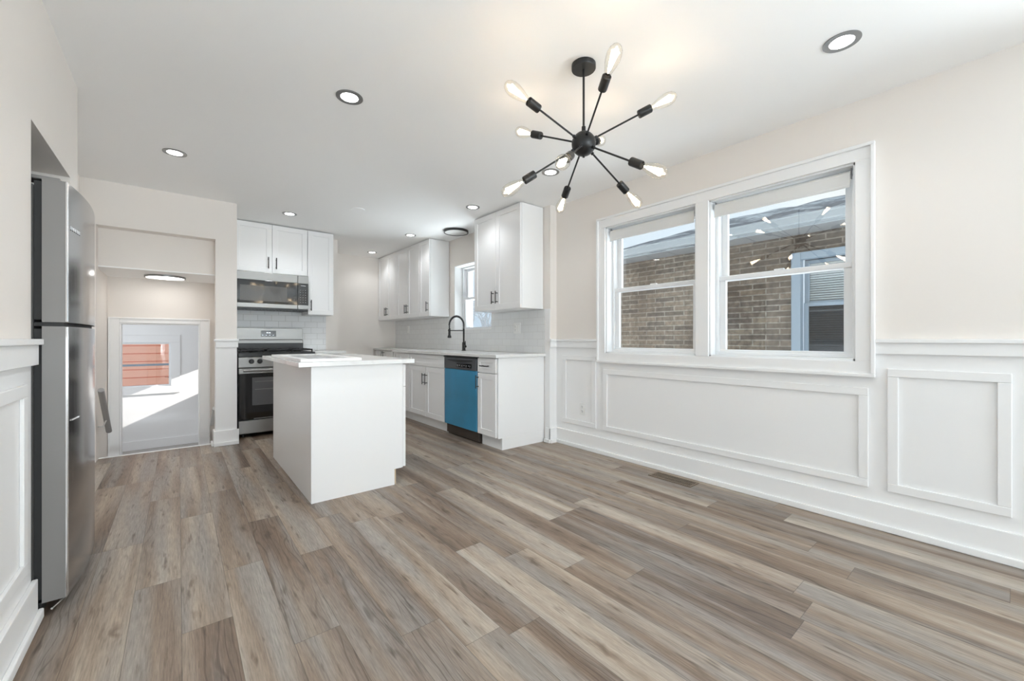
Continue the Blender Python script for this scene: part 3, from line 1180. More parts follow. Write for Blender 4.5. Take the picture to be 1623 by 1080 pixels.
# bare twigs in front of it
tw = MB()
def twig(p, d, L, r, depth):
    q = Vector(p) + Vector(d) * L
    tw.tube([p, (Vector(p) + q) / 2 + Vector((random.uniform(-.02, .02), 0, random.uniform(-.02, .02))), q], [r, r * .8, r * .5], 6)
    if depth > 0:
        for _ in range(3):
            e = (Vector(d) + Vector((random.uniform(-.7, .7), random.uniform(-.3, .3), random.uniform(-.5, .5)))).normalized()
            twig(Vector(p) + (q - Vector(p)) * random.uniform(.4, 1), e, L * .6, r * .55, depth - 1)
twig(Vector((0.9, 10.2, -0.65)), Vector((-0.25, 0, 1)).normalized(), 0.9, 0.02, 0)
twig(Vector((0.68, 10.2, 0.2)), Vector((-0.75, 0, 0.35)).normalized(), 0.55, 0.014, 3)
tag(tw.build('bare_shrub', M_BARK), 'bare brown twigs in front of the orange siding outside the landing window', 'shrub')

# snowy backyard seen through the sink window
tr = thing('snowy_tree', 'bare snow dusted tree in the bright yard beyond the sink window', 'tree', (8.2, 11.6, -0.65))
m = MB()
random.seed(5)
def br(p, d, L, r, k):
    q = Vector(p) + Vector(d) * L
    m.tube([p, q], [r, r * .6], 6)
    if k:
        for _ in range(4):
            e = (Vector(d) + Vector((random.uniform(-.8, .8), random.uniform(-.8, .8), random.uniform(-.3, .5)))).normalized()
            br(q, e, L * .68, r * .55, k - 1)
br(Vector((0, 0, 0)), Vector((0, 0, 1)), 1.3, 0.10, 4)
m.build('branches', simple('snow_dusted_bark', (0.75, 0.76, 0.78), 0.8, var=0.1), tr)

# ------------------------------------------------------------------ cabinets
def shaker_into(mb, x0, x1, z0, z1, yf=0.0, th=0.020, rail=0.058):
    """shaker front facing -y with front face at y=yf"""
    g_ = 0.0
    r = min(rail, (x1 - x0) * 0.28, (z1 - z0) * 0.30)
    mb.box(x0, x1, yf, yf + th, z1 - r, z1, 0.0015, seg=1)
    mb.box(x0, x1, yf, yf + th, z0, z0 + r, 0.0015, seg=1)
    mb.box(x0, x0 + r, yf, yf + th, z0 + r, z1 - r, 0.0015, seg=1)
    mb.box(x1 - r, x1, yf, yf + th, z0 + r, z1 - r, 0.0015, seg=1)
    mb.box(x0 + r - 0.002, x1 - r + 0.002, yf + 0.009, yf + th - 0.001, z0 + r - 0.002, z1 - r + 0.002)
    return mb


def pull(parent, x, z, vertical=True, L=0.135, yf=0.0):
    m = MB()
    r = 0.0055
    if vertical:
        m.cyl((x, yf - 0.032, z - L / 2), (x, yf - 0.032, z + L / 2), r, 10)
        for s in (-1, 1):
            m.cyl((x, yf + 0.001, z + s * L * 0.34), (x, yf - 0.032, z + s * L * 0.34), r * 0.85, 8)
    else:
        m.cyl((x - L / 2, yf - 0.032, z), (x + L / 2, yf - 0.032, z), r, 10)
        for s in (-1, 1):
            m.cyl((x + s * L * 0.34, yf + 0.001, z), (x + s * L * 0.34, yf - 0.032, z), r * 0.85, 8)
    return m.build('handle', M_BLACK, parent)


def front(parent, name, x0, x1, z0, z1, hx=None, hz=None, vert=True):
    d = shaker_into(MB(), x0 + 0.002, x1 - 0.002, z0 + 0.002, z1 - 0.002).build(name, M_CAB, parent)
    if hx is not None:
        pull(d, hx, hz, vert)
    return d


RZ = -PI / 2   # right-wall cabinets: local x runs towards the camera, local -y faces the room


def wall_cab(label, ymax, width, depth, z0, z1, doors, xf, group='upper cabinets on the sink wall'):
    """upper cabinet on the right wall; ymax = far end"""
    t = thing('upper_cabinet', label, 'kitchen cabinet', (xf, ymax, z0), RZ, group)
    h = z1 - z0
    m = MB()
    m.box(0.0, width, 0.022, depth, 0, h, 0.001, seg=1)
    m.build('body', M_CABIN, t)
    for (a, b, hx) in doors:
        front(t, 'door', a, b, 0.0, h - 0.002, hx, 0.13)
    return t


ZU0, ZU1 = 1.378, 2.432
wall_cab('white two-door upper cabinet nearest the dining room, right of the sink window', 3.925, 0.815, 0.313, ZU0, ZU1,
         ((0, 0.4075, 0.372), (0.4075, 0.815, 0.443)), 2.636)
wall_cab('narrow single-door upper cabinet just left of the sink window', 5.325, 0.305, 0.313, ZU0, ZU1, ((0, 0.305, 0.272),), 2.636)
wall_cab('two-door upper cabinet, middle of the three left of the sink window', 6.087, 0.760, 0.313, ZU0, ZU1,
         ((0, 0.38, 0.347), (0.38, 0.76, 0.413)), 2.636)
wall_cab('two-door upper cabinet at the far corner of the kitchen', 6.847, 0.758, 0.313, ZU0, ZU1,
         ((0, 0.379, 0.346), (0.379, 0.758, 0.412)), 2.636)


def base_cab(label, ymax, width, xf, back, fronts, panel_end=False, kick=True):
    """base cabinet on the right wall: doors at x=xf"""
    t = thing('base_cabinet', label, 'kitchen cabinet', (xf, ymax, 0), RZ, 'base cabinets on the sink wall')
    dp = back - xf
    m = MB()
    m.box(0, width, 0.022, dp, 0.114, 0.883, 0.001, seg=1)
    m.box(0, width, 0.062, dp, 0.0, 0.114, 0.001, seg=1)
    m.build('body', M_CABIN, t)
    for nm, a, b, c, d, hx, hz, v in fronts:
        front(t, nm, a, b, c, d, hx, hz, v)
    return t


XF = 2.335
e = base_cab('narrow white base cabinet with a drawer over a door, right of the dishwasher', 3.425, 0.312, XF, XK - 0.004,
             (('drawer', 0.004, 0.308, 0.732, 0.876, 0.150, 0.800, False), ('door', 0.004, 0.308, 0.118, 0.728, 0.022, 0.635, True)))
m = MB()
m.prism([(0, 0), (0, 0)], 0, 0) if False else None
m.box(0.312, 0.330, 0.016, XK - 0.004 - XF, 0.114, 0.883, 0.001, seg=1)
m.box(0.312, 0.330, 0.062, XK - 0.004 - XF, 0.0, 0.114, 0.001, seg=1)
m.build('end_panel', M_CAB, e)
base_cab('white sink base cabinet with two doors and a false drawer, left of the dishwasher', 4.990, 0.910, XF, XK - 0.004,
         (('drawer_front', 0.004, 0.906, 0.732, 0.876, None, None, True),
          ('door', 0.004, 0.454, 0.118, 0.728, 0.418, 0.580, True), ('door', 0.456, 0.906, 0.118, 0.728, 0.492, 0.580, True)))
base_cab('white base cabinet with one drawer, partly behind the island', 5.460, 0.466, XF, XK - 0.004,
         (('drawer', 0.150, 0.462, 0.732, 0.876, None, None, False), ('door', 0.150, 0.462, 0.118, 0.728, None, None, True)))
base_cab('shallow white base cabinet at the far corner beyond the island', 6.846, 1.380, 2.580, XK - 0.004,
         (('door', 0.02, 0.385, 0.118, 0.876, 0.352, 0.80, True), ('door', 0.385, 0.75, 0.118, 0.876, 0.418, 0.80, True),
          ('door', 0.77, 1.37, 0.118, 0.876, None, None, True)))

# worktop of the sink wall
m = MB()
m.prism([(2.305, 3.068), (2.305, 5.475), (2.548, 5.475), (2.548, 6.846), (XK - 0.002, 6.846), (XK - 0.002, 3.068)], 0.885, 0.915, bev=0.002)
tag(m.build('worktop', M_QUARTZ), 'long white stone worktop along the sink wall', 'countertop')

# tile backsplashes
m = MB()
m.box(XK - 0.008, XK, 3.09, 6.846, 0.917, 1.183)
m.box(XK - 0.008, XK, 3.09, SY0, 1.183, 1.376)
m.box(XK - 0.008, XK, SY1, 6.846, 1.183, 1.376)
struct('trim_21', m, M_TILE_YZ, label='white subway tile backsplash along the sink wall', cat='backsplash')
m = MB()
m.box(0.461, 1.555, 5.922, 5.93, 0.60, 1.50)
struct('trim_22', m, M_TILE_XZ, label='white subway tile backsplash behind the gas range', cat='backsplash')

# switch and outlet plates
def plate(name, label, cat, loc, rz, w_, h_, kind):
    t = thing(name, label, cat, loc, rz)
    MB().box(-w_ / 2, w_ / 2, -0.006, 0.0, -h_ / 2, h_ / 2, 0.002).build('cover_plate', M_PLATE, t)
    n = 2 if w_ > 0.1 else 1
    for i in range(n):
        x = (i - (n - 1) / 2) * 0.046
        if kind == 'outlet' or (kind == 'mixed' and i == 0):
            for s in (-1, 1):
                m = MB()
                m.lathe([(0.0165, 0), (0.0165, 0.003), (0.0, 0.003)], (x, -0.006, s * 0.021), (0, -1, 0), 18)
                so_ = m.build('socket', M_PLATE, t)
                m = MB()
                m.box(x - 0.008, x - 0.0055, -0.0095, -0.0088, s * 0.021 - 0.001, s * 0.021 + 0.009)
                m.box(x + 0.0055, x + 0.008, -0.0095, -0.0088, s * 0.021 - 0.001, s * 0.021 + 0.009)
                m.box(x - 0.0025, x + 0.0025, -0.0095, -0.0088, s * 0.021 - 0.011, s * 0.021 - 0.006)
                m.build('slots', M_SLOT, so_)
        else:
            MB().box(x - 0.0165, x + 0.0165, -0.010, -0.006, -0.033, 0.033, 0.0015).build('rocker', M_PLATE, t)
    return t


plate('wall_outlet', 'white wall outlet in the small wainscot panel below the chair rail', 'outlet', (XR, 2.655, 0.385), RZ, 0.070, 0.115, 'outlet')
plate('light_switch', 'white double switch plate on the tiles under the near upper cabinet', 'switch', (XK - 0.008, 3.53, 1.185), RZ, 0.115, 0.120, 'mixed')
plate('wall_outlet', 'white outlet plate on the tiles near the far kitchen corner', 'outlet', (XK - 0.008, 6.33, 1.225), RZ, 0.070, 0.115, 'outlet')

# ------------------------------------------------------------------ dishwasher
dw = thing('dishwasher', 'built-in dishwasher with blue film over its door', 'dishwasher', (XF - 0.004, 4.074, 0), RZ)
DW = 0.644
MB().box(0.004, DW - 0.004, 0.03, 0.58, 0.02, 0.868, 0.002).build('body', M_DKBROWN, dw)
MB().box(0.004, DW - 0.004, 0.0, 0.03, 0.122, 0.738, 0.004).build('front_panel', M_FILM, dw)
m = MB()
m.box(0.004, DW - 0.004, -0.006, 0.03, 0.740, 0.862, 0.005)
cp = m.build('control_panel', M_CTRLGREY, dw)
m = MB()
# bowed grip recess
for i in range(14):
    u0 = 0.08 + i * 0.035
    dz = 0.018 * (1 - ((i + 0.5 - 7) / 7) ** 2)
    m.box(u0, u0 + 0.035, -0.0085, -0.005, 0.838 - dz - 0.004, 0.844, 0)
m.build('grip', M_BLACKPL, cp)
m = MB()
m.box(0.27, 0.56, -0.0085, -0.005, 0.762, 0.806, 0.001)
bt = m.build('button_strip', M_DISP, cp)
m = MB()
m.box(0.282, 0.548, -0.0088, -0.0080, 0.766, 0.800, mi=1)
for i, u0 in enumerate((0.285, 0.325, 0.375, 0.415, 0.455, 0.50, 0.525)):
    m.box(u0, u0 + 0.016, -0.0098, -0.008, 0.782, 0.788)
    if i % 2 == 0:
        m.box(u0 + 0.004, u0 + 0.012, -0.0098, -0.008, 0.770, 0.775)
m.build('print', [M_PRINT, M_DISP], bt)
MB().box(-0.0, DW, -0.012, 0.03, 0.866, 0.880, 0.002).build('top_gasket', M_BLACKPL, dw)
m = MB()
m.box(0.004, DW - 0.004, 0.05, 0.06, 0.002, 0.118, 0.001)
m.box(0.22, 0.48, 0.046, 0.052, 0.045, 0.075, 0.002)
m.lathe([(0.004, 0), (0.004, 0.003), (0, 0.003)], (0.60, 0.05, 0.055), (0, -1, 0), 10)
m.build('kick_plate', M_DKBROWN, dw)

# ------------------------------------------------------------------ faucet
fa = thing('kitchen_faucet', 'tall black spring neck kitchen faucet at the sink', 'faucet', (2.82, 4.44, 0.9155))
m = MB()
m.lathe([(0.027, 0), (0.027, 0.006), (0.021, 0.012), (0.021, 0.10), (0.016, 0.11), (0.012, 0.115), (0.012, 0.28)], (0, 0, 0))
m.build('column', M_BLACK, fa)
R_ = 0.105
arc = [(0, 0, 0.28)] + [(-R_ + R_ * math.cos(a), 0, 0.32 + 0.115 * math.sin(a)) for a in [PI * i / 16 for i in range(17)]] + [(-2 * R_, 0, 0.27)]
m = MB()
m.tube(arc, 0.006, 8)
hose = m.build('hose', M_BLACK, fa)
# spring coil around the hose
pts = []
def arcpt(s):
    s = max(0, min(1, s)) * (len(arc) - 1)
    i = min(int(s), len(arc) - 2)
    return Vector(arc[i]).lerp(Vector(arc[i + 1]), s - i), (Vector(arc[i + 1]) - Vector(arc[i])).normalized()
N = 520
for i in range(N):
    p, d = arcpt(i / N)
    a = Vector((0, 1, 0))
    b = d.cross(a)
    an = i * 2 * PI / 13
    pts.append(p + a * 0.0115 * math.cos(an) + b * 0.0115 * math.sin(an))
m = MB()
m.tube(pts, 0.0026, 5)
m.build('spring', M_BLACK, fa)
m = MB()
m.lathe([(0.010, 0.28), (0.014, 0.265), (0.015, 0.20), (0.022, 0.185), (0.024, 0.165), (0.012, 0.162)], (-2 * R_, 0, 0))
m.build('spray_head', M_BLACK, fa)
m = MB()
m.cyl((0, 0, 0.255), (-2 * R_ + 0.012, 0, 0.255), 0.005, 8)
m.ring((-2 * R_, 0, 0.248), (0, 0, 1), 0.018, 0.0135, 0.014, 16)
m.build('support_arm', M_BLACK, fa)
m = MB()
m.cyl((0, 0, 0.055), (0.0, -0.045, 0.055), 0.015, 14)
m.cyl((0, -0.040, 0.06), (-0.01, -0.050, 0.125), 0.005, 8)
m.build('lever', M_BLACK, fa)

# ------------------------------------------------------------------ range wall cabinets
def straight_cab(name, label, x0, width, yf, depth, z0, z1, fronts, kick=False, group='cabinets on the range wall'):
    t = thing(name, label, 'kitchen cabinet', (x0, yf, z0), 0, group)
    h = z1 - z0
    m = MB()
    if kick:
        m.box(0, width, 0.022, depth, 0.114, h, 0.001, seg=1)
        m.box(0, width, 0.07, depth, 0, 0.114, 0.001, seg=1)
    else:
        m.box(0, width, 0.022, depth, 0, h, 0.001, seg=1)
    m.build('body', M_CABIN, t)
    for nm, a, b, c, d, hx, hz, v in fronts:
        front(t, nm, a, b, c, d, hx, hz, v)
    return t


YC = 5.595
straight_cab('upper_cabinet', 'white two-door upper cabinet above the microwave', 0.480, 0.772, YC, 0.325, 1.850, 2.430,
             (('door', 0.0, 0.386, 0.0, 0.578, 0.345, 0.115, True), ('door', 0.386, 0.772, 0.0, 0.578, 0.427, 0.115, True)))
straight_cab('upper_cabinet', 'tall narrow single-door upper cabinet right of the microwave', 1.255, 0.308, YC, 0.325, 1.372, 2.430,
             (('door', 0.0, 0.308, 0.0, 1.056, 0.035, 0.115, True),))
straight_cab('base_cabinet', 'white base cabinet right of the gas range, mostly behind the island', 1.262, 0.330, 5.315, 0.605, 0, 0.883,
             (('drawer', 0.0, 0.330, 0.732, 0.876, 0.165, 0.80, False), ('door', 0.0, 0.330, 0.118, 0.728, 0.04, 0.6, True)), kick=True)
m = MB()
m.box(1.262, 1.625, 5.285, 5.921, 0.885, 0.915, 0.002)
tag(m.build('worktop', M_QUARTZ), 'short white worktop right of the gas range', 'countertop')

# ------------------------------------------------------------------ microwave
mw = thing('microwave', 'stainless over-the-range microwave with black glass door', 'microwave', (0.488, 5.535, 1.430))
MW, MH = 0.760, 0.412
MB().box(0.0, MW, 0.03, 0.38, 0.0, MH, 0.003).build('body', M_BLACKPL, mw)
m = MB()
m.box(0.0, 0.640, 0.0, 0.03, 0.318, MH, 0.003)
m.box(0.0, 0.640, 0.0, 0.03, 0.0, 0.050, 0.003)
dr = m.build('door', M_STEEL, mw)
MB().box(0.0, 0.640, 0.001, 0.029, 0.050, 0.318, 0.001).build('door_glass', M_BLACKGLOSS, dr)
MB().box(0.050, 0.525, -0.0005, 0.004, 0.078, 0.255, 0.0).build('viewing_window', M_MWIN, dr)
m = MB()
m.box(0.643, MW, 0.0, 0.03, 0.0, MH, 0.003)
ct = m.build('control_panel', M_STEEL, mw)
MB().box(0.643, MW, -0.001, 0.029, 0.050, 0.318, 0.001).build('control_glass', M_BLACKGLOSS, ct)
m = MB()
m.box(0.660, 0.742, -0.0016, 0.0, 0.075, 0.298, mi=1)
for r in range(6):
    for c_ in range(3):
        m.box(0.668 + c_ * 0.028, 0.676 + c_ * 0.028, -0.0022, 0.0, 0.082 + r * 0.030, 0.086 + r * 0.030)
m.box(0.675, 0.73, -0.0022, 0.0, 0.285, 0.292)
m.build('print', [M_PRINT, M_BLACKGLOSS], ct)
m = MB()
m.box(0.0, MW, 0.01, 0.37, -0.018, 0.0, 0.002)
for i in range(20):
    m.box(0.03 + i * 0.035, 0.055 + i * 0.035, 0.05, 0.20, -0.022, -0.018)
m.build('underside_vent', M_BLACKPL, mw)

# ------------------------------------------------------------------ gas range
rg = thing('gas_range', 'stainless gas range with black oven door and rear control panel', 'stove', (0.492, 5.215, 0))
RW = 0.758
m = MB()
m.box(0.0, RW, 0.03, 0.665, 0.035, 0.905, 0.003)
m.build('body', M_BLACKPL, rg)
for x in (0.05, RW - 0.05):
    for y in (0.08, 0.62):
        MB().lathe([(0.018, 0), (0.018, 0.036)], (x, y, 0)).build('foot', M_BLACKPL, rg)
MB().box(0.004, RW - 0.004, 0.0, 0.03, 0.045, 0.185, 0.004).build('storage_drawer', M_STEEL, rg)
m = MB()
m.box(0.004, RW - 0.004, -0.004, 0.03, 0.195, 0.690, 0.004)
od = m.build('oven_door', M_BLACKGLOSS, rg)
MB().box(0.125, RW - 0.125, -0.0055, -0.001, 0.345, 0.648, 0.0).build('oven_window', M_WINGREY, od)
m = MB()
m.box(0.150, 0.61, -0.006, -0.0052, 0.515, 0.519)
m.box(0.150, 0.61, -0.006, -0.0052, 0.600, 0.603)
m.build('oven_rack', M_NICKEL, od)
m = MB()
m.box(0.004, RW - 0.004, -0.006, 0.03, 0.690, 0.748, 0.003)
m.build('door_top_band', M_STEEL, od)
m = MB()
m.cyl((0.04, -0.052, 0.728), (RW - 0.04, -0.052, 0.728), 0.014, 16)
for x in (0.06, RW - 0.06):
    m.cyl((x, -0.005, 0.728), (x, -0.052, 0.728), 0.010, 12)
m.build('handle', M_STEEL, od)
MB().box(0.14, 0.50, -0.008, -0.004, 0.198, 0.206, 0.001).build('vent_strip', M_NICKEL, od)
m = MB()
m.box(0.0, RW, -0.012, 0.03, 0.757, 0.868, 0.004)
cpn = m.build('control_panel', M_STEEL, rg)
for i, x in enumerate((0.118, 0.196, 0.379, 0.56, 0.64)):
    kb = MB()
    kb.lathe([(0.026, 0), (0.026, 0.004), (0.022, 0.006), (0.020, 0.030), (0.017, 0.034), (0, 0.034)], (x, -0.012, 0.822), (0, -1, 0), 24)
    kb.box(x - 0.003, x + 0.003, -0.050, -0.044, 0.804, 0.840, 0.001)
    kb.build('knob', M_BLACKPL, cpn)
m = MB()
m.box(0.0, RW, -0.005, 0.665, 0.870, 0.915, 0.004)
ckt = m.build('cooktop', M_BLACKPL, rg)
m = MB()
m.box(0.02, RW - 0.02, 0.02, 0.60, 0.915, 0.918, 0.001)
m.build('cooktop_well', M_BLACKPL, ckt)
for bx in (0.16, 0.60):
    for by in (0.16, 0.46):
        b_ = MB()
        b_.lathe([(0.045, 0), (0.045, 0.008), (0.034, 0.010), (0.034, 0.018), (0.0, 0.020)], (bx, by, 0.917))
        b_.build('burner', M_IRON, rg)
b_ = MB()
b_.lathe([(0.05, 0), (0.05, 0.008), (0.04, 0.010), (0.04, 0.018), (0.0, 0.020)], (0.38, 0.31, 0.917))
b_.build('burner', M_IRON, rg)
for gx in (0.02, 0.267, 0.514):
    m = MB()
    a, b2 = gx, gx + 0.225
    for y in (0.03, 0.58):
        m.box(a, b2, y, y + 0.014, 0.935, 0.950, 0.003)
    for x in (a, b2 - 0.014):
        m.box(x, x + 0.014, 0.03, 0.594, 0.935, 0.950, 0.003)
    for y in (0.16, 0.31, 0.46):
        m.box(a, b2, y, y + 0.010, 0.940, 0.952, 0.002)
    m.box((a + b2) / 2 - 0.005, (a + b2) / 2 + 0.005, 0.03, 0.594, 0.940, 0.952, 0.002)
    for x in (a, b2 - 0.014):
        for y in (0.03, 0.58):
            m.box(x, x + 0.014, y, y + 0.014, 0.916, 0.936, 0.002)
    m.build('grate', M_IRON, rg)
m = MB()
m.box(0.0, RW, 0.595, 0.665, 0.915, 1.015, 0.004)
m.build('rear_vent_riser', M_BLACKPL, rg)
m = MB()
m.box(0.0, RW, 0.600, 0.668, 1.0, 1.06, 0.010)
m.box(0.0, RW, 0.630, 0.690, 1.055, 1.203, 0.006)
bgd = m.build('backguard', M_STEEL, rg)
MB().box(0.292, 0.455, 0.627, 0.632, 1.095, 1.168, 0.002).build('display', M_DISP, bgd)
m = MB()
m.box(0.300, 0.448, 0.6266, 0.6275, 1.105, 1.155, mi=1)
for a, b2 in ((0.352, 0.358), (0.362, 0.368), (0.377, 0.383), (0.387, 0.393)):
    m.box(a, b2, 0.6262, 0.6272, 1.138, 1.148)
for i in range(4):
    m.box(0.305 + i * 0.038, 0.315 + i * 0.038, 0.6264, 0.6272, 1.112, 1.114)
m.build('digits', [M_MARK, M_DISP], bgd)

# ------------------------------------------------------------------ island
IS = thing('kitchen_island', 'white kitchen island cabinet with plain panels, standing mid floor', 'kitchen island', (0.665, 2.862, 0))
IW, IL = 0.612, 1.352
m = MB()
m.box(0.012, IW, 0.018, IL - 0.012, 0.114, 0.883, 0.0, seg=1)
m.build('body', M_CABIN, IS)
MB().box(0.013, IW - 0.036, 0.0185, IL - 0.013, 0.0, 0.114, 0.0).build('toe_base', M_RAW, IS)
# near end panel with toe notch
t = bmesh.new()
pr = [(0.0, 0.0), (IW - 0.054, 0.0), (IW - 0.054, 0.114), (IW + 0.0, 0.114), (IW, 0.883), (0.0, 0.883)]
A = [t.verts.new((x, 0.0, z)) for x, z in pr]
B = [t.verts.new((x, 0.018, z)) for x, z in pr]
for k in range(len(pr)):
    t.faces.new((A[k], A[(k + 1) % len(pr)], B[(k + 1) % len(pr)], B[k]))
t.faces.new(A)
t.faces.new(B[::-1])
bmesh.ops.recalc_face_normals(t, faces=t.faces[:])
m = MB()
m._merge(t)
m.build('end_panel', M_CAB, IS)
m = MB()
m.box(-0.004, 0.012, -0.004, IL, 0.0, 0.883, 0.0015)
m.build('side_panel', M_CAB, IS)
MB().box(IW + 0.0025, IW + 0.0135, 0.006, IL, 0.114, 0.883, 0.001).build('face_frame', M_CAB, IS)
# doors on the side facing the sink wall
def island_front(name, y0, y1, z0, z1, hy, hz, vert):
    e_ = bpy.data.objects.new(name, shaker_into(MB(), y0, y1, z0, z1).build('tmp', M_CAB).data)
    tmp = bpy.data.objects['tmp']
    bpy.data.objects.remove(tmp)
    C.objects.link(e_)
    e_.parent = IS
    e_.location = (IW + 0.0365, 0.0, 0.0)
    e_.rotation_euler = (0, 0, PI / 2)
    pull(e_, hy, hz, vert)
    return e_
for k in range(3):
    a = 0.010 + k * 0.445
    island_front('drawer', a, a + 0.440, 0.712, 0.876, a + 0.22, 0.80, False)
    island_front('door', a, a + 0.440, 0.118, 0.708, a + (0.40 if k % 2 == 0 else 0.04), 0.58, True)
m = MB()
m.box(0.583, 1.366, 2.832, 4.262, 0.885, 0.915, 0.0015)
tag(m.build('worktop', M_QUARTZ), 'white stone worktop of the island', 'countertop')
# spare shaker front lying on top
t = thing('spare_cabinet_door', 'loose white shaker cabinet door lying flat on the island worktop', 'cabinet door', (0.60, 2.86, 0.9155))
m = MB()
x1_, y1_ = 0.385, 1.05
r_ = 0.058
m.box(0, x1_, 0, r_, 0, 0.019, 0.0015)
m.box(0, x1_, y1_ - r_, y1_, 0, 0.019, 0.0015)
m.box(0, r_, r_, y1_ - r_, 0, 0.019, 0.0015)
m.box(x1_ - r_, x1_, r_, y1_ - r_, 0, 0.019, 0.0015)
m.build('frame', M_CAB, t)
MB().box(r_ - 0.002, x1_ - r_ + 0.002, r_ - 0.002, y1_ - r_ + 0.002, 0.001, 0.009).build('inset_panel', simple('grey_white_panel', (0.5, 0.5, 0.5), 0.25), t)
m = MB()
m.box(0.5815, 0.583, 2.85, 3.20, 0.889, 0.911)
tag(m.build('paper_label', simple('glossy_white_label', (0.9, 0.9, 0.9), 0.2)), 'glossy white label strip stuck on the left edge of the island worktop', 'label')

# ------------------------------------------------------------------ fridge
FR = thing('refrigerator', 'stainless top-freezer refrigerator standing in the left wall alcove', 'refrigerator', (-0.41, 2.352, 0), PI / 2)
# local: x -> world +y (width), local -y -> world +x (front)
FW = 0.69
m = MB()
m.box(0.0, FW, 0.018, 0.68, 0.03, 1.655, 0.006)
m.build('body', M_FRIDGEBODY, FR)
def fridge_door(z0, z1, name):
    """bowed steel skin over a pale edge"""
    t = bmesh.new()
    N = 24
    pf = []
    for i in range(N + 1):
        u = i / N
        x = FW * u
        y = -0.068 - 0.026 * (1 - (2 * u - 1) ** 2)
        pf.append((x, y))
    poly = pf + [(FW, -0.004), (0.0, -0.004)]
    k = len(poly)
    A = [t.verts.new((x, y, z0)) for x, y in poly]
    B = [t.verts.new((x, y, z1)) for x, y in poly]
    for i in range(k):
        f_ = t.faces.new((A[i], A[(i + 1) % k], B[(i + 1) % k], B[i]))
        f_.material_index = 0 if i < N else 1
    f_ = t.faces.new(A[::-1]); f_.material_index = 1
    f_ = t.faces.new(B); f_.material_index = 1
    bmesh.ops.recalc_face_normals(t, faces=t.faces[:])
    m = MB()
    me = bpy.data.meshes.new('tmp')
    t.to_mesh(me)
    t.free()
    m.bm.from_mesh(me)
    m.smooth = True
    return m.build(name, [M_STEELV, M_STEELSIDE], FR)
fd = fridge_door(1.128, 1.680, 'freezer_door')
ld = fridge_door(0.050, 1.112, 'fridge_door')
for d_, za, zb in ((fd, 1.128, 1.680), (ld, 0.050, 1.112)):
    m = MB()
    m.box(0.002, 0.006, -0.0735, -0.069, za + 0.002, zb - 0.002, 0.001)
    m.box(-0.0025, 0.0015, -0.072, -0.066, za + 0.002, zb - 0.002, 0.001)
    m.build('edge_strip', M_CHROME, d_)
    MB().box(0.012, FW - 0.01, -0.004, 0.018, za + 0.01, zb - 0.01).build('gasket', M_SEAM, d_)
MB().box(0.01, FW - 0.01, -0.060, 0.018, 1.1125, 1.1275, 0.001).build('door_gap', M_SEAM, FR)
# wordmark badge on the freezer door: short raised strokes
m = MB()
def yb(x):
    u = x / FW
    return -0.068 - 0.026 * (1 - (2 * u - 1) ** 2)
for i in range(6):
    x = 0.045 + i * 0.020
    m.box(x, x + 0.012, yb(x) - 0.002, yb(x) + 0.003, 1.508 - 0.008, 1.508 - 0.004, 0.0005)
    m.box(x, x + 0.004, yb(x) - 0.002, yb(x) + 0.003, 1.508 - 0.008, 1.508 + 0.008, 0.0005)
m.build('badge', M_CHROME, fd)
m = MB()
for i in range(8):
    x = 0.045 + i * 0.012
    m.box(x, x + 0.0125, yb(x + 0.006) - 0.002, yb(x + 0.006) + 0.004, 0.734, 0.740)
m.build('badge', M_CHROME, ld)
m = MB()
m.box(0.02, 0.10, -0.05, 0.06, 1.6805, 1.695, 0.004)
m.build('hinge_cover', M_STEELSIDE, FR)
m = MB()
m.box(0.02, FW - 0.02, 0.0, 0.06, 0.0, 0.045, 0.004)
m.build('toe_grille', M_SEAM, FR)
m = MB()
m.box(0.0, 0.004, 0.045, 0.075, 0.80, 0.81)
m.tube([(0.0, -0.03, 0.02), (0.10, -0.055, 0.012), (0.22, -0.045, 0.010), (0.30, -0.01, 0.01)], 0.004, 6)
m.build('drip_strip', M_CHROME, FR)

# ------------------------------------------------------------------ chandelier
HC = Vector((1.575, 1.367, 2.042))
ch = thing('sputnik_chandelier', 'black sputnik chandelier with ten glowing bulbs', 'chandelier', tuple(HC))
m = MB()
m.lathe([(0.0, 0.070 - 0.07), (0.058, 0.0), (0.060, 0.003), (0.060, 0.024), (0.058, 0.026), (0, 0.026)], (0, 0, H - HC.z - 0.0262))
m.build('canopy', M_BLACK, ch)
m = MB()
m.cyl((0, 0, 0.05), (0, 0, H - HC.z - 0.024), 0.0055, 12)
m.lathe([(0.010, 0), (0.010, 0.03), (0.006, 0.035)], (0, 0, 0.055))
m.build('downrod', M_BLACK, ch)
m = MB()
rr = 0.060
m.lathe([(0, -rr)] + [(rr * math.sin(PI * i / 18), -rr * math.cos(PI * i / 18)) for i in range(1, 18)] + [(0, rr)], (0, 0, 0), (0, 0, 1), 32, caps=False)
m.lathe([(0.0, 0), (0.006, 0.002), (0.006, 0.012)], (0, 0, -rr - 0.010))
m.build('hub', M_BLACK, ch)
DIRS = [(-0.502, -0.791, 0.349), (-0.956, 0.081, 0.283), (0.616, -0.661, 0.428), (-0.156, 0.889, 0.431), (-0.745, -0.39, -0.541),
        (-0.703, 0.453, -0.549), (0.449, 0.789, -0.42), (0.865, -0.093, -0.493), (0.147, -0.831, -0.536), (0.804, 0.405, 0.435)]
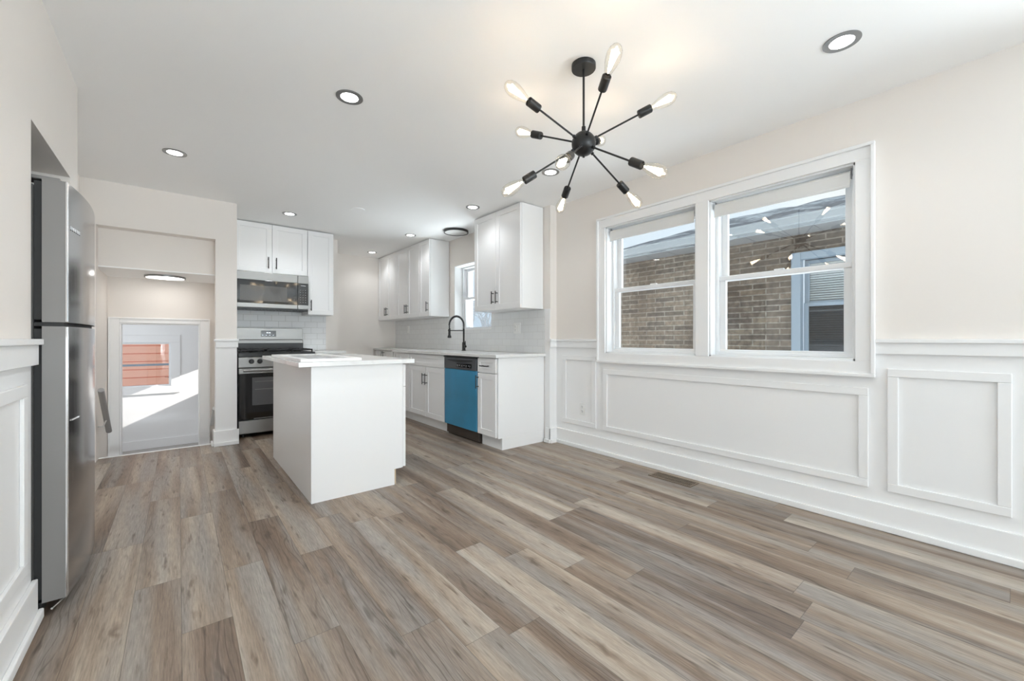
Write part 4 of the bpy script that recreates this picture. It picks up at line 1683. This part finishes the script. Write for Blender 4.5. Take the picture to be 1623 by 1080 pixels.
# shared meshes along local +z
armb = MB()
armb.cyl((0, 0, 0.050), (0, 0, 0.300), 0.0045, 10)
armb.lathe([(0.008, 0), (0.008, 0.016), (0.0045, 0.02)], (0, 0, 0.056))
arm0 = armb.build('arm', M_BLACK, ch)
sk = MB()
sk.lathe([(0.006, 0.293), (0.019, 0.296), (0.020, 0.300), (0.020, 0.358), (0.018, 0.360), (0.017, 0.352), (0.0, 0.350)], (0, 0, 0))
sk0 = sk.build('socket', M_BLACK, arm0)
bu_ = MB()
bu_.lathe([(0.013, 0.352), (0.014, 0.365), (0.019, 0.385), (0.0265, 0.410), (0.031, 0.435), (0.031, 0.452), (0.026, 0.472), (0.016, 0.486), (0.006, 0.491), (0.0, 0.492)],
          (0, 0, 0), (0, 0, 1), 24, caps=False)
bu0 = bu_.build('bulb', M_BULBGLASS, arm0)
fl = MB()
fl.lathe([(0.003, 0.372), (0.004, 0.384)], (0, 0, 0))
for k in range(8):
    a = 2 * PI * k / 8
    fl.cyl((0.0045 * math.cos(a), 0.0045 * math.sin(a), 0.388), (0.014 * math.cos(a + .25), 0.014 * math.sin(a + .25), 0.462), 0.0028, 6)
fl0 = fl.build('filament', M_FIL, arm0)
ld_ = bpy.data.lights.new('bulb_light', 'POINT')
ld_.energy = 0.24
ld_.color = (1.0, 0.96, 0.90)
ld_.shadow_soft_size = 0.012
for i, d in enumerate(DIRS):
    q = Vector((0, 0, 1)).rotation_difference(Vector(d).normalized())
    a = arm0 if i == 0 else copy_tree(arm0, ch)
    a.rotation_mode = 'QUATERNION'
    a.rotation_quaternion = q
    lo = bpy.data.objects.new('bulb_light', ld_)
    C.objects.link(lo)
    lo.location = HC + Vector(d).normalized() * 0.425

# ------------------------------------------------------------------ recessed lights
def can(loc, label, power=5.5):
    t = thing('recessed_light', label, 'ceiling light', loc, 0, 'recessed ceiling lights')
    m = MB()
    m.ring((0, 0, -0.004), (0, 0, 1), 0.072, 0.047, 0.0038, 40)
    m.lathe([(0.0475, -0.0040), (0.049, -0.0005)], (0, 0, 0), (0, 0, 1), 40, caps=False)
    m.build('trim_ring', M_NICKEL, t)
    m = MB()
    m.lathe([(0.0, -0.0028), (0.048, -0.0028), (0.048, -0.0004), (0, -0.0004)], (0, 0, 0), (0, 0, 1), 40, caps=False)
    m.build('lens', M_LED, t)
    d = bpy.data.lights.new('recessed_glow', 'SPOT')
    d.energy = power
    d.color = (0.93, 0.97, 1.0)
    d.spot_size = math.radians(140)
    d.spot_blend = 0.7
    d.shadow_soft_size = 0.045
    o = bpy.data.objects.new('recessed_glow', d)
    o.location = (loc[0], loc[1], loc[2] - 0.012)
    C.objects.link(o)
    return t


for (x, y, lab) in (
        (0.754, 2.391, 'recessed ceiling light left of the chandelier, largest on the left half'),
        (-0.022, 3.916, 'recessed ceiling light over the walkway, nearest the refrigerator'),
        (2.380, 0.508, 'recessed ceiling light at the top right above the dining window'),
        (2.378, 2.420, 'recessed ceiling light seen just behind the chandelier arms'),
        (2.378, 3.570, 'recessed ceiling light beside the near upper cabinet'),
        (2.378, 5.050, 'recessed ceiling light left of the black rimmed round lamp'),
        (2.378, 6.430, 'farthest recessed ceiling light, near the far kitchen corner'),
        (0.945, 5.030, 'recessed ceiling light in front of the cabinet above the microwave')):
    can((x, y, H), lab, (10.0 if y > 4.5 else 20.0) if x < 1.2 else 4.5)
for (x, y) in ((0.754, 0.3), (0.754, -1.6), (2.38, -1.6), (0.754, -3.7), (2.38, -3.7)):
    can((x, y, H), 'recessed ceiling light behind the camera')


def disc_light(name, label, loc, r, mat, ringmat, h=0.022):
    t = thing(name, label, 'ceiling light', loc)
    m = MB()
    m.ring((0, 0, -h), (0, 0, 1), r, r - 0.012, h, 56)
    m.build('rim', ringmat, t)
    m = MB()
    m.lathe([(0, -h + 0.004), (r - 0.0125, -h + 0.004), (r - 0.0125, -0.0005), (0, -0.0005)], (0, 0, 0), (0, 0, 1), 56, caps=False)
    m.build('diffuser', mat, t)
    return t


disc_light('flush_ceiling_light', 'unlit round flush ceiling lamp with thick black rim before the sink window', (2.734, 4.485, H), 0.155, M_LEDOFF, M_BLACK, 0.028)
disc_light('flush_ceiling_light', 'lit round flush lamp on the low stairwell ceiling', (-0.105, 5.52, 1.708), 0.165, M_LEDSOFT, M_NICKEL, 0.020)
m = MB()
m.lathe([(0.0, -0.006), (0.068, -0.006), (0.072, -0.001), (0, -0.001)], (1.474, 4.403, H), (0, 0, 1), 32, caps=False)
tag(m.build('blank_cover_plate', M_CEIL), 'faint white round cover plate on the ceiling above the range cabinets', 'cover plate')

# ------------------------------------------------------------------ floor register
t = thing('floor_register', 'brown slotted floor register beside the right baseboard', 'floor vent', (2.905, 1.64, 0.0))
m = MB()
frame_ = [(-0.065, 0.065, -0.17, -0.155), (-0.065, 0.065, 0.155, 0.17), (-0.065, -0.050, -0.155, 0.155), (0.050, 0.065, -0.155, 0.155)]
for a, b, c, d in frame_:
    m.box(a, b, c, d, 0.0, 0.005, 0.001)
m.build('frame', M_BRASS, t)
m = MB()
for i in range(22):
    y = -0.148 + i * 0.0141
    m.box(-0.050, 0.050, y, y + 0.006, 0.0005, 0.0045, 0.0)
m.box(-0.004, 0.004, -0.155, 0.155, 0.0005, 0.0048)
m.build('louvre', M_BRASS, t)
MB().box(-0.050, 0.050, -0.155, 0.155, 0.0001, 0.0008).build('dark_opening', M_SEAM, t)

# ------------------------------------------------------------------ handrails
t = thing('stair_handrail', 'grey handrail sloping down the left side of the stairs', 'handrail', (-0.50, 5.14, 0.33))
m = MB()
a, b = Vector((0, -0.35, 0.31)), Vector((0, 0.16, -0.12))
m.tube([a, b], 0.021, 12)
m.build('rail', M_RAIL, t)
m = MB()
m.tube([(-0.065, -0.02, -0.04), (-0.02, -0.02, -0.045), (0, -0.02, 0.01)], 0.006, 8)
m.lathe([(0.022, 0), (0.022, 0.004), (0, 0.005)], (-0.065, -0.02, -0.04), (1, 0, 0), 14)
m.build('bracket', M_RAILW, t)
t = thing('stair_handrail', 'pale handrail end on the right side of the stairs', 'handrail', (0.29, 5.45, 0.30))
m = MB()
m.tube([(0, -0.24, 0.05), (0, 0.25, -0.19)], 0.021, 12)
m.build('rail', M_RAILW, t)
m = MB()
m.tube([(0.043, -0.12, -0.05), (0.01, -0.12, -0.06), (0, -0.12, -0.012)], 0.006, 8)
m.build('bracket', M_RAILW, t)
